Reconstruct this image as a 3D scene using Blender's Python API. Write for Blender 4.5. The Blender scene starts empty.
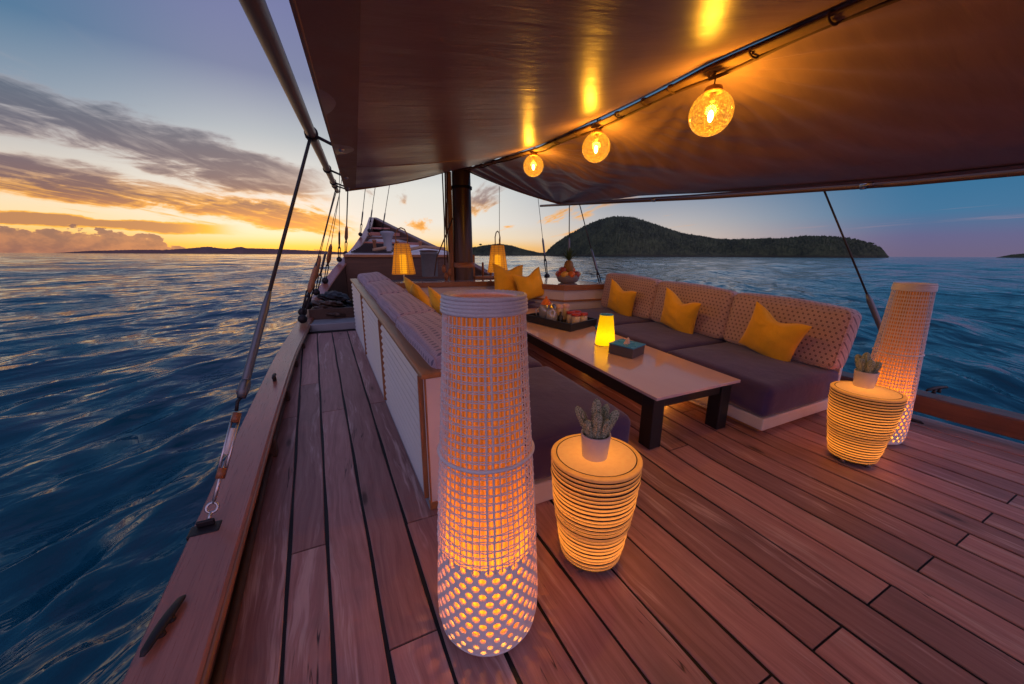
import bpy, math, random
import numpy as np
from mathutils import Vector, Matrix
random.seed(7); rng = np.random.RandomState(7)
R = math.radians
scn = bpy.context.scene
col = scn.collection
K = .055
def S(y): return K*max(0.0, y-1.5)

# ------------------------------------------------------------------ node helpers
def newmat(name):
    m = bpy.data.materials.new(name); m.use_nodes = True
    nt = m.node_tree; nt.nodes.clear()
    out = nt.nodes.new('ShaderNodeOutputMaterial')
    return m, nt, out
class N:
    def __init__(s, nt): s.nt = nt
    def n(s, t, **kw):
        x = s.nt.nodes.new(t)
        for k, v in kw.items(): setattr(x, k, v)
        return x
    def l(s, a, b): s.nt.links.new(a, b)
    def put(s, inp, v):
        if v is None: return
        if hasattr(v, 'is_linked') or isinstance(v, bpy.types.NodeSocket): s.l(v, inp)
        elif isinstance(v, (tuple, list)) and len(v) == 3 and inp.type == 'RGBA': inp.default_value = (*v, 1)
        else: inp.default_value = v
    def m(s, op, a, b=None, c=None, clamp=False):
        x = s.n('ShaderNodeMath', operation=op); x.use_clamp = clamp
        for i, v in enumerate((a, b, c)):
            if v is not None: s.put(x.inputs[i], v)
        return x.outputs[0]
    def mix(s, f, a, b, mode='MIX'):
        x = s.n('ShaderNodeMix', data_type='RGBA', blend_type=mode)
        s.put(x.inputs[0], f); s.put(x.inputs[6], a); s.put(x.inputs[7], b)
        return x.outputs[2]
    def ramp(s, f, stops, interp='LINEAR'):
        x = s.n('ShaderNodeValToRGB'); cr = x.color_ramp; cr.interpolation = interp
        while len(cr.elements) < len(stops): cr.elements.new(.5)
        for e, (p, c) in zip(cr.elements, stops):
            e.position = p; e.color = (*c, 1) if len(c) == 3 else c
        s.put(x.inputs[0], f); return x.outputs[0]
    def sm(s, v, a, b, c=0., d=1.):
        x = s.n('ShaderNodeMapRange', interpolation_type='SMOOTHSTEP')
        s.put(x.inputs[0], v)
        for i, q in enumerate((a, b, c, d)): x.inputs[i+1].default_value = q
        return x.outputs[0]
    def noise(s, vec, scale, detail=3, rough=.5, dim='3D', dist=0.):
        x = s.n('ShaderNodeTexNoise', noise_dimensions=dim)
        if vec is not None: s.l(vec, x.inputs['Vector'])
        x.inputs['Scale'].default_value = scale; x.inputs['Detail'].default_value = detail
        x.inputs['Roughness'].default_value = rough; x.inputs['Distortion'].default_value = dist
        return x.outputs[0]
    def coord(s, kind='Object'): return s.n('ShaderNodeTexCoord').outputs[kind]
    def mp(s, vec, scale=(1,1,1), loc=(0,0,0), rot=(0,0,0)):
        x = s.n('ShaderNodeMapping'); s.l(vec, x.inputs[0])
        x.inputs['Location'].default_value = loc; x.inputs['Rotation'].default_value = rot; x.inputs['Scale'].default_value = scale
        return x.outputs[0]
    def sep(s, vec):
        x = s.n('ShaderNodeSeparateXYZ'); s.l(vec, x.inputs[0]); return x.outputs
    def comb(s, a, b, c):
        x = s.n('ShaderNodeCombineXYZ')
        for i, v in enumerate((a, b, c)): s.put(x.inputs[i], v)
        return x.outputs[0]
    def bump(s, h, strength=.3, dist=.01, normal=None):
        x = s.n('ShaderNodeBump'); s.l(h, x.inputs['Height'])
        x.inputs['Strength'].default_value = strength; x.inputs['Distance'].default_value = dist
        if normal is not None: s.l(normal, x.inputs['Normal'])
        return x.outputs[0]
    def bsdf(s, base, rough=.5, metal=0., normal=None, **kw):
        x = s.n('ShaderNodeBsdfPrincipled')
        s.put(x.inputs['Base Color'], base); s.put(x.inputs['Roughness'], rough); s.put(x.inputs['Metallic'], metal)
        if normal is not None: s.l(normal, x.inputs['Normal'])
        for k, v in kw.items(): s.put(x.inputs[k.replace('_', ' ')], v)
        return x.outputs[0]

def plain(name, c, rough=.5, metal=0., nscale=30, var=.15, bump=.1, bdist=.002, **kw):
    m, nt, out = newmat(name); n = N(nt)
    co = n.coord()
    f = n.noise(co, nscale, 5, .6)
    f2 = n.noise(co, nscale*.13, 3, .5)
    v = n.m('MULTIPLY_ADD', n.m('ADD', f, f2), var, 1-var)
    cc = n.mix(1., tuple(c), n.comb(v, v, v), 'MULTIPLY')
    rr = n.m('MULTIPLY_ADD', f2, .3, rough-.12, clamp=True)
    n.l(n.bsdf(cc, rr, metal, n.bump(f, bump, bdist), **kw), out.inputs[0])
    return m

def wood(name, c1, c2, rough=.5, axis=1, gs=1., bump=.25, coat=0.):
    m, nt, out = newmat(name); n = N(nt)
    co = n.coord()
    sc = [14*gs]*3; sc[axis] = .9*gs
    g = n.noise(n.mp(co, sc), 2.2, 8, .62, dist=.6)
    sc2 = [60*gs]*3; sc2[axis] = 2*gs
    g2 = n.noise(n.mp(co, sc2), 3, 4, .6)
    b = n.noise(co, 1.3, 3)
    f = n.m('ADD', n.m('MULTIPLY', g, .75), n.m('MULTIPLY', g2, .35))
    cc = n.ramp(f, [(.35, c2), (.62, c1)])
    cc = n.mix(n.sm(b, .35, .75, 0, .5), cc, tuple(x*.65 for x in c1))
    n.l(n.bsdf(cc, n.m('MULTIPLY_ADD', g2, .25, rough-.1), 0, n.bump(f, bump, .003), Coat_Weight=coat, Coat_Roughness=.2), out.inputs[0])
    return m

MT = {}
def deck_mat():
    m, nt, out = newmat('deck_planks'); n = N(nt)
    at = n.n('ShaderNodeAttribute', attribute_name='pid').outputs['Fac']
    co = n.coord()
    off = n.comb(n.m('MULTIPLY', at, 37.), n.m('MULTIPLY', at, 91.), n.m('MULTIPLY', at, 13.))
    va = n.n('ShaderNodeVectorMath', operation='ADD'); n.l(co, va.inputs[0]); n.l(off, va.inputs[1]); p = va.outputs[0]
    warp = n.noise(n.mp(p, (2.2, .6, 1)), 1.4, 3)
    px = n.sep(p)
    p2 = n.comb(n.m('ADD', px[0], n.m('MULTIPLY', warp, .22)), px[1], px[2])
    g = n.noise(n.mp(p2, (26, .9, 1)), 1.5, 7, .65, dist=.35)
    fine = n.noise(n.mp(p2, (190, 5, 1)), 1.5, 4, .6)
    blot = n.noise(n.mp(p, (3, 1.1, 1)), 1.6, 4, .6)
    sun = n.noise(n.mp(p2, (9, .55, 1)), 1.2, 5, .7)
    f = n.m('ADD', n.m('MULTIPLY', g, .60), n.m('ADD', n.m('MULTIPLY', fine, .18), n.m('MULTIPLY', blot, .22)))
    base = n.ramp(f, [(.32, (.26, .115, .10)), (.5, (.44, .225, .20)), (.68, (.56, .33, .29))])
    # per plank tone, bleached streaks
    tone = n.m('MULTIPLY_ADD', at, .5, .75)
    base = n.mix(1., base, n.comb(tone, tone, tone), 'MULTIPLY')
    base = n.mix(n.m('MULTIPLY', n.sm(sun, .54, .66), .75), base, (.70, .50, .46))
    base = n.mix(n.m('MULTIPLY', n.sm(blot, .5, .75), .35), base, (.12, .065, .05))
    # knots
    vor = n.n('ShaderNodeTexVoronoi', feature='F1'); n.l(n.mp(p, (5.2, 1.45, 1)), vor.inputs['Vector']); vor.inputs['Scale'].default_value = 1.
    vd = vor.outputs['Distance']; vc = n.sep(vor.outputs['Color'])
    kn = n.m('MULTIPLY', n.sm(vd, .05, .13, 1, 0), n.m('GREATER_THAN', vc[0], .62))
    base = n.mix(n.m('MULTIPLY', kn, .85), base, (.035, .016, .012))
    ring = n.m('MULTIPLY', n.sm(vd, .1, .3, 1, 0), n.m('GREATER_THAN', vc[0], .62))
    base = n.mix(n.m('MULTIPLY', ring, .35), base, (.14, .06, .035))
    # long checks (cracks)
    cr = n.noise(n.mp(p2, (30, 1.1, 1)), 1., 2, .5)
    crm = n.m('MULTIPLY', n.sm(n.m('ABSOLUTE', n.m('SUBTRACT', cr, .5)), .0, .012, 1, 0), n.sm(n.noise(n.mp(p, (4, 1, 1)), 1.7, 2), .60, .66))
    base = n.mix(n.m('MULTIPLY', crm, .9), base, (.02, .01, .008))
    h = n.m('SUBTRACT', n.m('ADD', n.m('MULTIPLY', f, .6), n.m('MULTIPLY', sun, .4)), n.m('MULTIPLY', n.m('ADD', crm, kn), .5))
    rough = n.m('MULTIPLY_ADD', fine, .3, .32)
    n.l(n.bsdf(base, rough, 0, n.bump(h, .55, .004)), out.inputs[0])
    return m
MT['deck'] = deck_mat()
MT['caulk'] = plain('black_caulk', (.008, .007, .008), .6)
MT['cap'] = wood('varnished_rail', (.38, .15, .11), (.24, .085, .06), .28, 1, .7, .12, .4)
MT['capside'] = wood('rail_edge', (.30, .10, .035), (.16, .05, .02), .4, 1, .7, .15, .2)
MT['stbcap'] = wood('worn_brown_rail', (.20, .085, .055), (.11, .045, .028), .42, 1, .7, .15, .15)
MT['inner'] = wood('bulwark_inner', (.10, .055, .035), (.05, .028, .02), .55, 1, 1)
MT['teak'] = wood('teak_trim', (.42, .20, .08), (.24, .10, .04), .4, 1, 1, .15, .2)
MT['teakx'] = wood('teak_trim_cross', (.40, .17, .07), (.22, .09, .035), .4, 0, 1, .15, .2)
MT['teakz'] = wood('teak_post', (.40, .17, .07), (.2, .08, .03), .45, 2, 1, .2, .1)
MT['darkwood'] = wood('dark_hull_wood', (.13, .065, .04), (.06, .03, .02), .55, 0, .6)
MT['white'] = plain('white_paint', (.66, .64, .63), .4, 0, 12, .10, .12)
MT['offwhite'] = plain('offwhite_panel', (.72, .67, .67), .45, 0, 14, .12, .1)
MT['black'] = plain('black_paint', (.012, .013, .016), .35, 0, 20, .2, .05)
MT['steel'] = plain('stainless_steel', (.52, .52, .54), .3, 1., 40, .15, .05)
MT['gunmetal'] = plain('dull_metal', (.16, .17, .19), .42, .8, 40, .2, .1)
MT['iron'] = plain('dark_iron', (.016, .013, .016), .5, .3, 50, .3, .3)
MT['wire'] = plain('wire_rope', (.05, .045, .042), .55, .4, 90, .3, .3)
MT['rope'] = plain('tan_rope', (.36, .24, .15), .8, 0, 120, .3, .5)
MT['cord'] = plain('dark_cord', (.11, .055, .03), .7, 0, 80, .2, .3)
MT['darkgap'] = plain('dark_band_gap', (.035, .014, .008), .7, 0, 80, .2, .3)
MT['spar'] = plain('bronzed_spar', (.17, .10, .075), .38, .35, 12, .12, .05)
MT['rattan'] = plain('white_resin_weave', (.82, .79, .81), .5, 0, 160, .2, .5, .002)
MT['ceramic'] = plain('white_ceramic', (.62, .56, .55), .35, 0, 25, .15, .1)
MT['soil'] = plain('potting_soil', (.03, .02, .015), .95, 0, 90, .4, .8, .01)
MT['glassy'] = plain('grey_glass', (.35, .36, .36), .12, .3, 15, .2, .05)
MT['blueglaze'] = plain('blue_glaze', (.03, .27, .58), .25, 0, 25, .2, .05)
MT['redlid'] = plain('red_lid', (.45, .04, .025), .35, 0, 25, .15, .05)
MT['cream'] = plain('cream_label', (.72, .60, .42), .45, 0, 60, .3, .05)
MT['pinklid'] = plain('pink_lid', (.62, .42, .40), .4, 0, 25, .15, .05)
MT['tray'] = plain('black_tray_lacquer', (.02, .024, .03), .3, 0, 25, .2, .05)
MT['boxgrey'] = plain('grey_box_leather', (.09, .085, .095), .5, 0, 80, .2, .3)
MT['tissue'] = plain('tissue_paper', (.75, .55, .45), .8, 0, 30, .1, .2)
MT['orange'] = plain('orange_peel', (.62, .16, .02), .45, 0, 150, .15, .4)
MT['apple'] = plain('red_apple_skin', (.34, .06, .03), .3, 0, 20, .4, .05)
MT['yellowfruit'] = plain('yellow_fruit', (.75, .42, .05), .4, 0, 20, .2, .05)
MT['pine'] = plain('pineapple_skin', (.32, .17, .04), .6, 0, 60, .5, .6, .006)
MT['leaf'] = plain('green_leaf', (.06, .12, .04), .5, 0, 30, .3, .1)
MT['bowl'] = plain('grey_wicker', (.20, .19, .18), .6, 0, 80, .4, .6, .005)
MT['padblue'] = plain('navy_pad', (.035, .04, .075), .75, 0, 60, .2, .2)
MT['grey'] = plain('grey_paint', (.28, .30, .33), .4, 0, 12, .12, .1)
MT['lashing'] = plain('sleeve_canvas', (.24, .14, .08), .75, 0, 60, .25, .3)

def tabletop():
    m, nt, out = newmat('polished_table_top'); n = N(nt)
    co = n.coord()
    f = n.noise(n.mp(co, (1, .3, 1)), 3, 5, .6); f2 = n.noise(co, 60, 3)
    cc = n.mix(f, (.70, .52, .52), (.60, .41, .41))
    n.l(n.bsdf(cc, n.m('MULTIPLY_ADD', f2, .06, .10), 0, n.bump(f, .04, .003), Coat_Weight=.5, Coat_Roughness=.05), out.inputs[0])
    return m
MT['top'] = tabletop()

def fabric(name, c, weave=500, rough=.9, sheen=.3, wr=.35):
    m, nt, out = newmat(name); n = N(nt)
    co = n.coord()
    w = n.n('ShaderNodeTexWave', wave_type='BANDS', bands_direction='X'); n.l(co, w.inputs[0]); w.inputs['Scale'].default_value = weave*.16
    w2 = n.n('ShaderNodeTexWave', wave_type='BANDS', bands_direction='Y'); n.l(co, w2.inputs[0]); w2.inputs['Scale'].default_value = weave*.16
    fz = n.noise(co, 220, 3, .7); big = n.noise(co, 5, 4, .55)
    v = n.m('MULTIPLY_ADD', n.m('ADD', fz, big), .45, .55)
    cc = n.mix(1., tuple(c), n.comb(v, v, v), 'MULTIPLY')
    h = n.m('ADD', n.m('MULTIPLY', n.m('ADD', w.outputs[1], w2.outputs[1]), .1), fz)
    nb = n.bump(h, .35, .0015)
    nb = n.bump(big, wr, .05, nb)
    n.l(n.bsdf(cc, rough, 0, nb, Sheen_Weight=sheen, Sheen_Roughness=.5), out.inputs[0])
    return m
MT['seat'] = fabric('charcoal_canvas', (.056, .036, .125), wr=.22)
MT['mustard'] = fabric('mustard_velvet', (.95, .52, .02), 700, .8, .25, .3)
def pattern(name, ca, cb, cell, axes, dots=True):
    """woven fabric printed with a small hexagonal lattice"""
    m, nt, out = newmat(name); n = N(nt)
    co = n.coord(); c = n.sep(co)
    u = n.m('DIVIDE', c[1], cell); v = n.m('DIVIDE', n.m('ADD' if name[0] == 'd' else 'SUBTRACT', c[2], n.m('MULTIPLY', c[0], .8)), cell)
    def lat(ou, ov):
        a = n.m('SUBTRACT', n.m('FRACT', n.m('ADD', u, ou)), .5)
        b = n.m('SUBTRACT', n.m('FRACT', n.m('ADD', n.m('DIVIDE', v, 1.732), ov)), .5)
        b = n.m('MULTIPLY', b, 1.732)
        return n.m('SQRT', n.m('ADD', n.m('MULTIPLY', a, a), n.m('MULTIPLY', b, b)))
    d = n.m('MINIMUM', lat(0, 0), lat(.5, .5))
    dot = n.sm(d, .19, .27, 1, 0)
    ring = n.m('MULTIPLY', n.sm(n.m('ABSOLUTE', n.m('SUBTRACT', d, .43)), .03, .09, 1, 0), .30)
    fz = n.noise(co, 260, 3, .7); big = n.noise(co, 5, 3, .5)
    f = n.m('MAXIMUM', dot, ring) if dots else ring
    f = n.m('MULTIPLY', f, n.m('MULTIPLY_ADD', fz, .6, .6), clamp=True)
    cc = n.mix(f, ca, cb)
    t = n.m('MULTIPLY_ADD', n.m('ADD', fz, big), .35, .65)
    cc = n.mix(1., cc, n.comb(t, t, t), 'MULTIPLY')
    nb = n.bump(fz, .3, .0015); nb = n.bump(big, .22, .04, nb)
    n.l(n.bsdf(cc, .9, 0, nb, Sheen_Weight=.2), out.inputs[0])
    return m
MT['backR'] = pattern('dotted_upholstery', (.60, .44, .44), (.17, .105, .13), .047, (1, 2))
MT['backL'] = pattern('lattice_upholstery', (.52, .40, .48), (.15, .12, .20), .055, (1, 0))

def shade(name, c, e, es, tr=.75, rough=.6, cell=None):
    """lamp shade: lets the lamp inside show through and glows a little itself"""
    m, nt, out = newmat(name); n = N(nt)
    co = n.coord()
    f = n.noise(co, 40, 3); v = n.m('MULTIPLY_ADD', f, .3, .85)
    cc = n.mix(1., tuple(c), n.comb(v, v, v), 'MULTIPLY')
    d = n.n('ShaderNodeBsdfDiffuse'); n.l(cc, d.inputs[0])
    t = n.n('ShaderNodeBsdfTranslucent'); n.l(cc, t.inputs[0])
    mx = n.n('ShaderNodeMixShader'); mx.inputs[0].default_value = tr; n.l(d.outputs[0], mx.inputs[1]); n.l(t.outputs[0], mx.inputs[2])
    em = n.n('ShaderNodeEmission'); em.inputs[0].default_value = (*e, 1); em.inputs[1].default_value = es
    ad = n.n('ShaderNodeAddShader'); n.l(mx.outputs[0], ad.inputs[0]); n.l(em.outputs[0], ad.inputs[1])
    n.l(ad.outputs[0], out.inputs[0])
    return m
WARM = (1., .36, .035)
MT['liner'] = shade('lamp_liner', (.80, .50, .24), (1, .30, .03), .05)
MT['band'] = shade('glowing_band', (.85, .64, .44), (1, .38, .07), .08)
MT['tabtop'] = shade('glowing_table_top', (.85, .66, .52), (1, .42, .14), .15)
MT['paper'] = shade('lamp_paper', (.8, .5, .25), (1, .30, .02), .30)
MT['ylamp'] = shade('yellow_lamp_glass', (.8, .6, .05), (1, .60, .0), .34, .5)
def liner_mat():
    m, nt, out = newmat('pleated_liner'); n = N(nt)
    co = n.coord(); c = n.sep(co)
    th = n.m('ARCTAN2', c[1], c[0])
    pl = n.m('MULTIPLY_ADD', n.m('SINE', n.m('MULTIPLY', th, 48.)), .5, .5)
    f = n.noise(co, 14, 4, .6); v = n.m('ADD', n.m('MULTIPLY_ADD', pl, .42, .42), n.m('MULTIPLY', f, .3))
    cc = n.mix(1., (.86, .52, .25), n.comb(v, v, v), 'MULTIPLY')
    nb = n.bump(pl, .5, .004)
    d = n.n('ShaderNodeBsdfDiffuse'); n.l(cc, d.inputs[0]); n.l(nb, d.inputs['Normal'])
    t = n.n('ShaderNodeBsdfTranslucent'); n.l(cc, t.inputs[0]); n.l(nb, t.inputs['Normal'])
    mx = n.n('ShaderNodeMixShader'); mx.inputs[0].default_value = .72; n.l(d.outputs[0], mx.inputs[1]); n.l(t.outputs[0], mx.inputs[2])
    em = n.n('ShaderNodeEmission'); em.inputs[0].default_value = (1, .30, .03, 1); em.inputs[1].default_value = .04
    ad = n.n('ShaderNodeAddShader'); n.l(mx.outputs[0], ad.inputs[0]); n.l(em.outputs[0], ad.inputs[1]); n.l(ad.outputs[0], out.inputs[0]); return m
MT['liner'] = liner_mat()
def emis(name, c, s):
    m, nt, out = newmat(name); n = N(nt)
    em = n.n('ShaderNodeEmission'); em.inputs[0].default_value = (*c, 1); em.inputs[1].default_value = s
    n.l(em.outputs[0], out.inputs[0]); return m
MT['filament'] = emis('hot_filament', (1, .62, .18), 22)
MT['core'] = emis('lamp_core', (1, .55, .02), 1.6)
def globe():
    m, nt, out = newmat('crackle_glass'); n = N(nt)
    co = n.coord()
    vor = n.n('ShaderNodeTexVoronoi', feature='DISTANCE_TO_EDGE'); n.l(co, vor.inputs[0]); vor.inputs['Scale'].default_value = 95
    ns = n.noise(co, 60, 4, .7)
    crack = n.m('MULTIPLY', n.sm(vor.outputs[0], .0, .12, 1, 0), n.sm(ns, .42, .6))
    t = n.n('ShaderNodeBsdfTransparent'); t.inputs[0].default_value = (1, .9, .72, 1)
    g = n.n('ShaderNodeBsdfGlossy'); g.inputs['Roughness'].default_value = .12; g.inputs[0].default_value = (.9, .8, .6, 1)
    tl = n.n('ShaderNodeBsdfTranslucent'); tl.inputs[0].default_value = (.95, .7, .3, 1)
    lw = n.n('ShaderNodeLayerWeight'); lw.inputs[0].default_value = .35
    a = n.n('ShaderNodeMixShader'); n.l(n.m('MULTIPLY_ADD', lw.outputs[1], .5, .04), a.inputs[0]); n.l(t.outputs[0], a.inputs[1]); n.l(g.outputs[0], a.inputs[2])
    b = n.n('ShaderNodeMixShader'); n.l(n.m('MULTIPLY_ADD', crack, .07, .006), b.inputs[0]); n.l(a.outputs[0], b.inputs[1]); n.l(tl.outputs[0], b.inputs[2])
    em = n.n('ShaderNodeEmission'); em.inputs[0].default_value = (1, .38, .03, 1); n.l(n.m('MULTIPLY_ADD', crack, .55, .16), em.inputs[1])
    ad = n.n('ShaderNodeAddShader'); n.l(b.outputs[0], ad.inputs[0]); n.l(em.outputs[0], ad.inputs[1])
    n.l(ad.outputs[0], out.inputs[0]); return m
MT['globe'] = globe()
def paper():
    m, nt, out = newmat('open_cane_paper'); n = N(nt)
    co = n.coord(); f = n.noise(co, 60, 3)
    t = n.n('ShaderNodeBsdfTransparent'); t.inputs[0].default_value = (1, .75, .4, 1)
    d = n.n('ShaderNodeBsdfTranslucent'); d.inputs[0].default_value = (.85, .48, .16, 1)
    mx = n.n('ShaderNodeMixShader'); n.l(n.m('MULTIPLY_ADD', f, .3, .50), mx.inputs[0]); n.l(t.outputs[0], mx.inputs[1]); n.l(d.outputs[0], mx.inputs[2])
    em = n.n('ShaderNodeEmission'); em.inputs[0].default_value = (1, .30, .02, 1); em.inputs[1].default_value = .12
    ad = n.n('ShaderNodeAddShader'); n.l(mx.outputs[0], ad.inputs[0]); n.l(em.outputs[0], ad.inputs[1]); n.l(ad.outputs[0], out.inputs[0]); return m
MT['paper'] = paper()

def canopy_mat():
    m, nt, out = newmat('coated_awning_fabric'); n = N(nt)
    co = n.coord()
    fine = n.noise(co, 400, 3, .6)
    rip = n.noise(n.mp(co, (1.0, 4.5, 1)), 2.6, 5, .55, dist=.5)
    big = n.noise(n.mp(co, (.8, 1, 1)), 1.6, 4, .55)
    v = n.m('MULTIPLY_ADD', n.m('ADD', big, rip), .35, .65)
    cc = n.mix(1., (.32, .205, .205), n.comb(v, v, v), 'MULTIPLY')
    nb = n.bump(fine, .08, .001)
    nb = n.bump(rip, .20, .018, nb)
    rr = n.m('MULTIPLY_ADD', big, .20, .23)
    n.l(n.bsdf(cc, rr, 0, nb, Specular_IOR_Level=.14), out.inputs[0]); return m
MT['canopy'] = canopy_mat()
MT['hem'] = plain('hem_canvas', (.26, .13, .09), .5, 0, 60, .2, .2)

def cactus_mat():
    m, nt, out = newmat('cactus_skin'); n = N(nt)
    co = n.coord(); f = n.noise(co, 180, 3, .7)
    cc = n.ramp(f, [(.4, (.09, .15, .09)), (.6, (.58, .64, .48))])
    n.l(n.bsdf(cc, .7, 0, n.bump(f, .5, .004)), out.inputs[0]); return m
MT['cactus'] = cactus_mat()

def water():
    m, nt, out = newmat('sea_water'); n = N(nt)
    co = n.coord('Object')
    cr = n.mp(co, rot=(0, 0, R(42)))
    a = n.noise(n.mp(cr, (1, .42, 1)), 2.0, 4, .5, dist=.3)
    b = n.noise(n.mp(cr, (1, .6, 1)), 7., 2, .5)
    c = n.noise(n.mp(cr, (.75, .26, 1)), 1., 3, .55, dist=.3)
    c2 = n.noise(n.mp(cr, (.20, .07, 1)), 1., 3, .55)
    h = n.m('ADD', a, n.m('MULTIPLY', b, .04))
    nb = n.bump(h, 1., .085)
    nb = n.bump(c, 1., .34, nb); nb = n.bump(c2, 1., .85, nb)
    d = n.bsdf((.004, .066, .108), .07, 0, nb, IOR=1.33, Specular_IOR_Level=.5)
    n.l(d, out.inputs[0]); return m
MT['water'] = water()

def island_mat(name, c1, c2, sc):
    m, nt, out = newmat(name); n = N(nt)
    co = n.coord(); f = n.noise(co, sc, 6, .7); f2 = n.noise(co, sc*.18, 3, .5)
    z = n.sep(co)[2]
    cc = n.ramp(n.m('ADD', n.m('MULTIPLY', f, .6), n.m('MULTIPLY', f2, .4)), [(.38, c1), (.62, c2)])
    cc = n.mix(n.sm(z, -1., 7., 1, 0), cc, (.045, .045, .03))
    n.l(n.bsdf(cc, .95, 0, n.bump(f, .8, 6.)), out.inputs[0]); return m
MT['island'] = island_mat('forested_hill', (.018, .032, .020), (.085, .11, .05), .09)
MT['farhill'] = island_mat('far_hill', (.13, .085, .085), (.17, .11, .11), .004)  # distance haze put into the colour, paler and browner than the island

# ------------------------------------------------------------------ mesh helpers
class MB:
    def __init__(s): s.v = []; s.f = []; s.n = 0; s.smooth = []; s.attr = []
    def add(s, vs, fs, smooth=True):
        vs = np.asarray(vs, float).reshape(-1, 3); s.v.append(vs)
        s.f += [tuple(i+s.n for i in f) for f in fs]; s.smooth += [smooth]*len(fs); s.n += len(vs); return s
    def box(s, x0, x1, y0, y1, z0, z1, sheer=False):
        v = [(x, y, z + (S(y) if sheer else 0)) for x in (x0, x1) for y in (y0, y1) for z in (z0, z1)]
        return s.add(v, [(0,1,3,2),(4,6,7,5),(0,4,5,1),(2,3,7,6),(0,2,6,4),(1,5,7,3)], False)
    def tube(s, pts, r, n=10, closed=False, cap=True):
        P = np.asarray(pts, float); k = len(P)
        rr = np.full(k, r) if np.isscalar(r) else np.asarray(r, float)
        if closed: T = np.roll(P, -1, 0)-np.roll(P, 1, 0)
        else: T = np.gradient(P, axis=0)
        T /= np.linalg.norm(T, axis=1)[:, None]+1e-9
        up = np.array([0, 0, 1.]) if abs(T[0][2]) < .9 else np.array([1., 0, 0])
        A = np.cross(T[0], up); A /= np.linalg.norm(A); vs = []
        for i in range(k):
            A = A-T[i]*(A@T[i]); A /= np.linalg.norm(A)+1e-9; B = np.cross(T[i], A)
            for j in range(n):
                t = 2*math.pi*j/n; vs.append(P[i]+rr[i]*(A*math.cos(t)+B*math.sin(t)))
        fs = []
        for i in range(k if closed else k-1):
            for j in range(n):
                a = i*n+j; b = i*n+(j+1) % n; i2 = (i+1) % k
                fs.append((a, i2*n+j, i2*n+(j+1) % n, b))
        if cap and not closed: fs.append(tuple(range(n))); fs.append(tuple(range((k-1)*n, k*n))[::-1])
        return s.add(vs, fs)
    def lathe(s, prof, n=32, c=(0, 0, 0), cap0=False, cap1=False):
        vs = []; fs = []
        for (r, z) in prof:
            for j in range(n):
                t = 2*math.pi*j/n; vs.append((c[0]+r*math.cos(t), c[1]+r*math.sin(t), c[2]+z))
        for i in range(len(prof)-1):
            for j in range(n):
                fs.append((i*n+j, i*n+(j+1) % n, (i+1)*n+(j+1) % n, (i+1)*n+j))
        if cap0: fs.append(tuple(range(n))[::-1])
        if cap1: fs.append(tuple(range((len(prof)-1)*n, len(prof)*n)))
        return s.add(vs, fs)
    def grid(s, G, flip=False):
        G = np.asarray(G, float); a, b = G.shape[:2]
        fs = []
        for i in range(a-1):
            for j in range(b-1):
                q = (i*b+j, (i+1)*b+j, (i+1)*b+j+1, i*b+j+1); fs.append(q[::-1] if flip else q)
        return s.add(G.reshape(-1, 3), fs)
    def ball(s, c, r, n=14, sq=(1, 1, 1)):
        prof = [(max(1e-4, r*math.sin(math.pi*i/n)), -r*math.cos(math.pi*i/n)) for i in range(n+1)]
        k = MB().lathe(prof, n*2)
        v = np.vstack(k.v)*np.array(sq)+np.array(c); return s.add(v, k.f)
    def build(s, name, mat, parent=None, loc=None, bevel=0, solid=0, auto=True):
        me = bpy.data.meshes.new(name); v = np.vstack(s.v)
        me.from_pydata([tuple(p) for p in v], [], s.f)
        me.polygons.foreach_set('use_smooth', s.smooth)
        me.materials.append(MT[mat] if isinstance(mat, str) else mat); me.update()
        o = bpy.data.objects.new(name, me); col.objects.link(o)
        if parent is not None: o.parent = parent
        if loc is not None: o.location = loc
        if solid:
            md = o.modifiers.new('solid', 'SOLIDIFY'); md.thickness = solid; md.offset = 0
        if bevel:
            md = o.modifiers.new('bevel', 'BEVEL'); md.width = bevel; md.segments = 2; md.limit_method = 'ANGLE'; md.angle_limit = R(40)
        return o

def tag(o, label=None, cat=None, group=None, kind=None):
    if label: o['label'] = label
    if cat: o['category'] = cat
    if group: o['group'] = group
    if kind: o['kind'] = kind
    return o
def empty(name, loc, rz=0, rx=0, ry=0):
    o = bpy.data.objects.new(name, None); col.objects.link(o); o.location = loc
    o.rotation_euler = (rx, ry, rz); o.empty_display_size = .1; return o
def copy_tree(o, parent=None):
    c = o.copy(); col.objects.link(c); c.parent = parent
    for ch in list(o.children): copy_tree(ch, c)
    return c
def light(kind, loc, power, color, size=.05, parent=None, name='lamp_light'):
    d = bpy.data.lights.new(name, kind); d.energy = power; d.color = color
    if kind == 'POINT': d.shadow_soft_size = size
    o = bpy.data.objects.new(name, d); col.objects.link(o); o.location = loc
    if parent is not None: o.parent = parent
    return o

# ------------------------------------------------------------------ camera
cam = bpy.data.cameras.new('camera'); co = bpy.data.objects.new('camera', cam); col.objects.link(co); scn.camera = co
F = Vector((0.42642509, 0.87430101, -0.23186072)); U = Vector((0.09771837, 0.2103058, 0.97273973)); Rv = Vector((0.89922898, -0.43745768, 0.0042444))
co.matrix_world = Matrix.Translation((0, 0, 1.5)) @ Matrix((Rv, U, -F)).transposed().to_4x4()
cam.sensor_width = 36; cam.lens = 365/1024*36; cam.clip_start = .02; cam.clip_end = 60000

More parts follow.
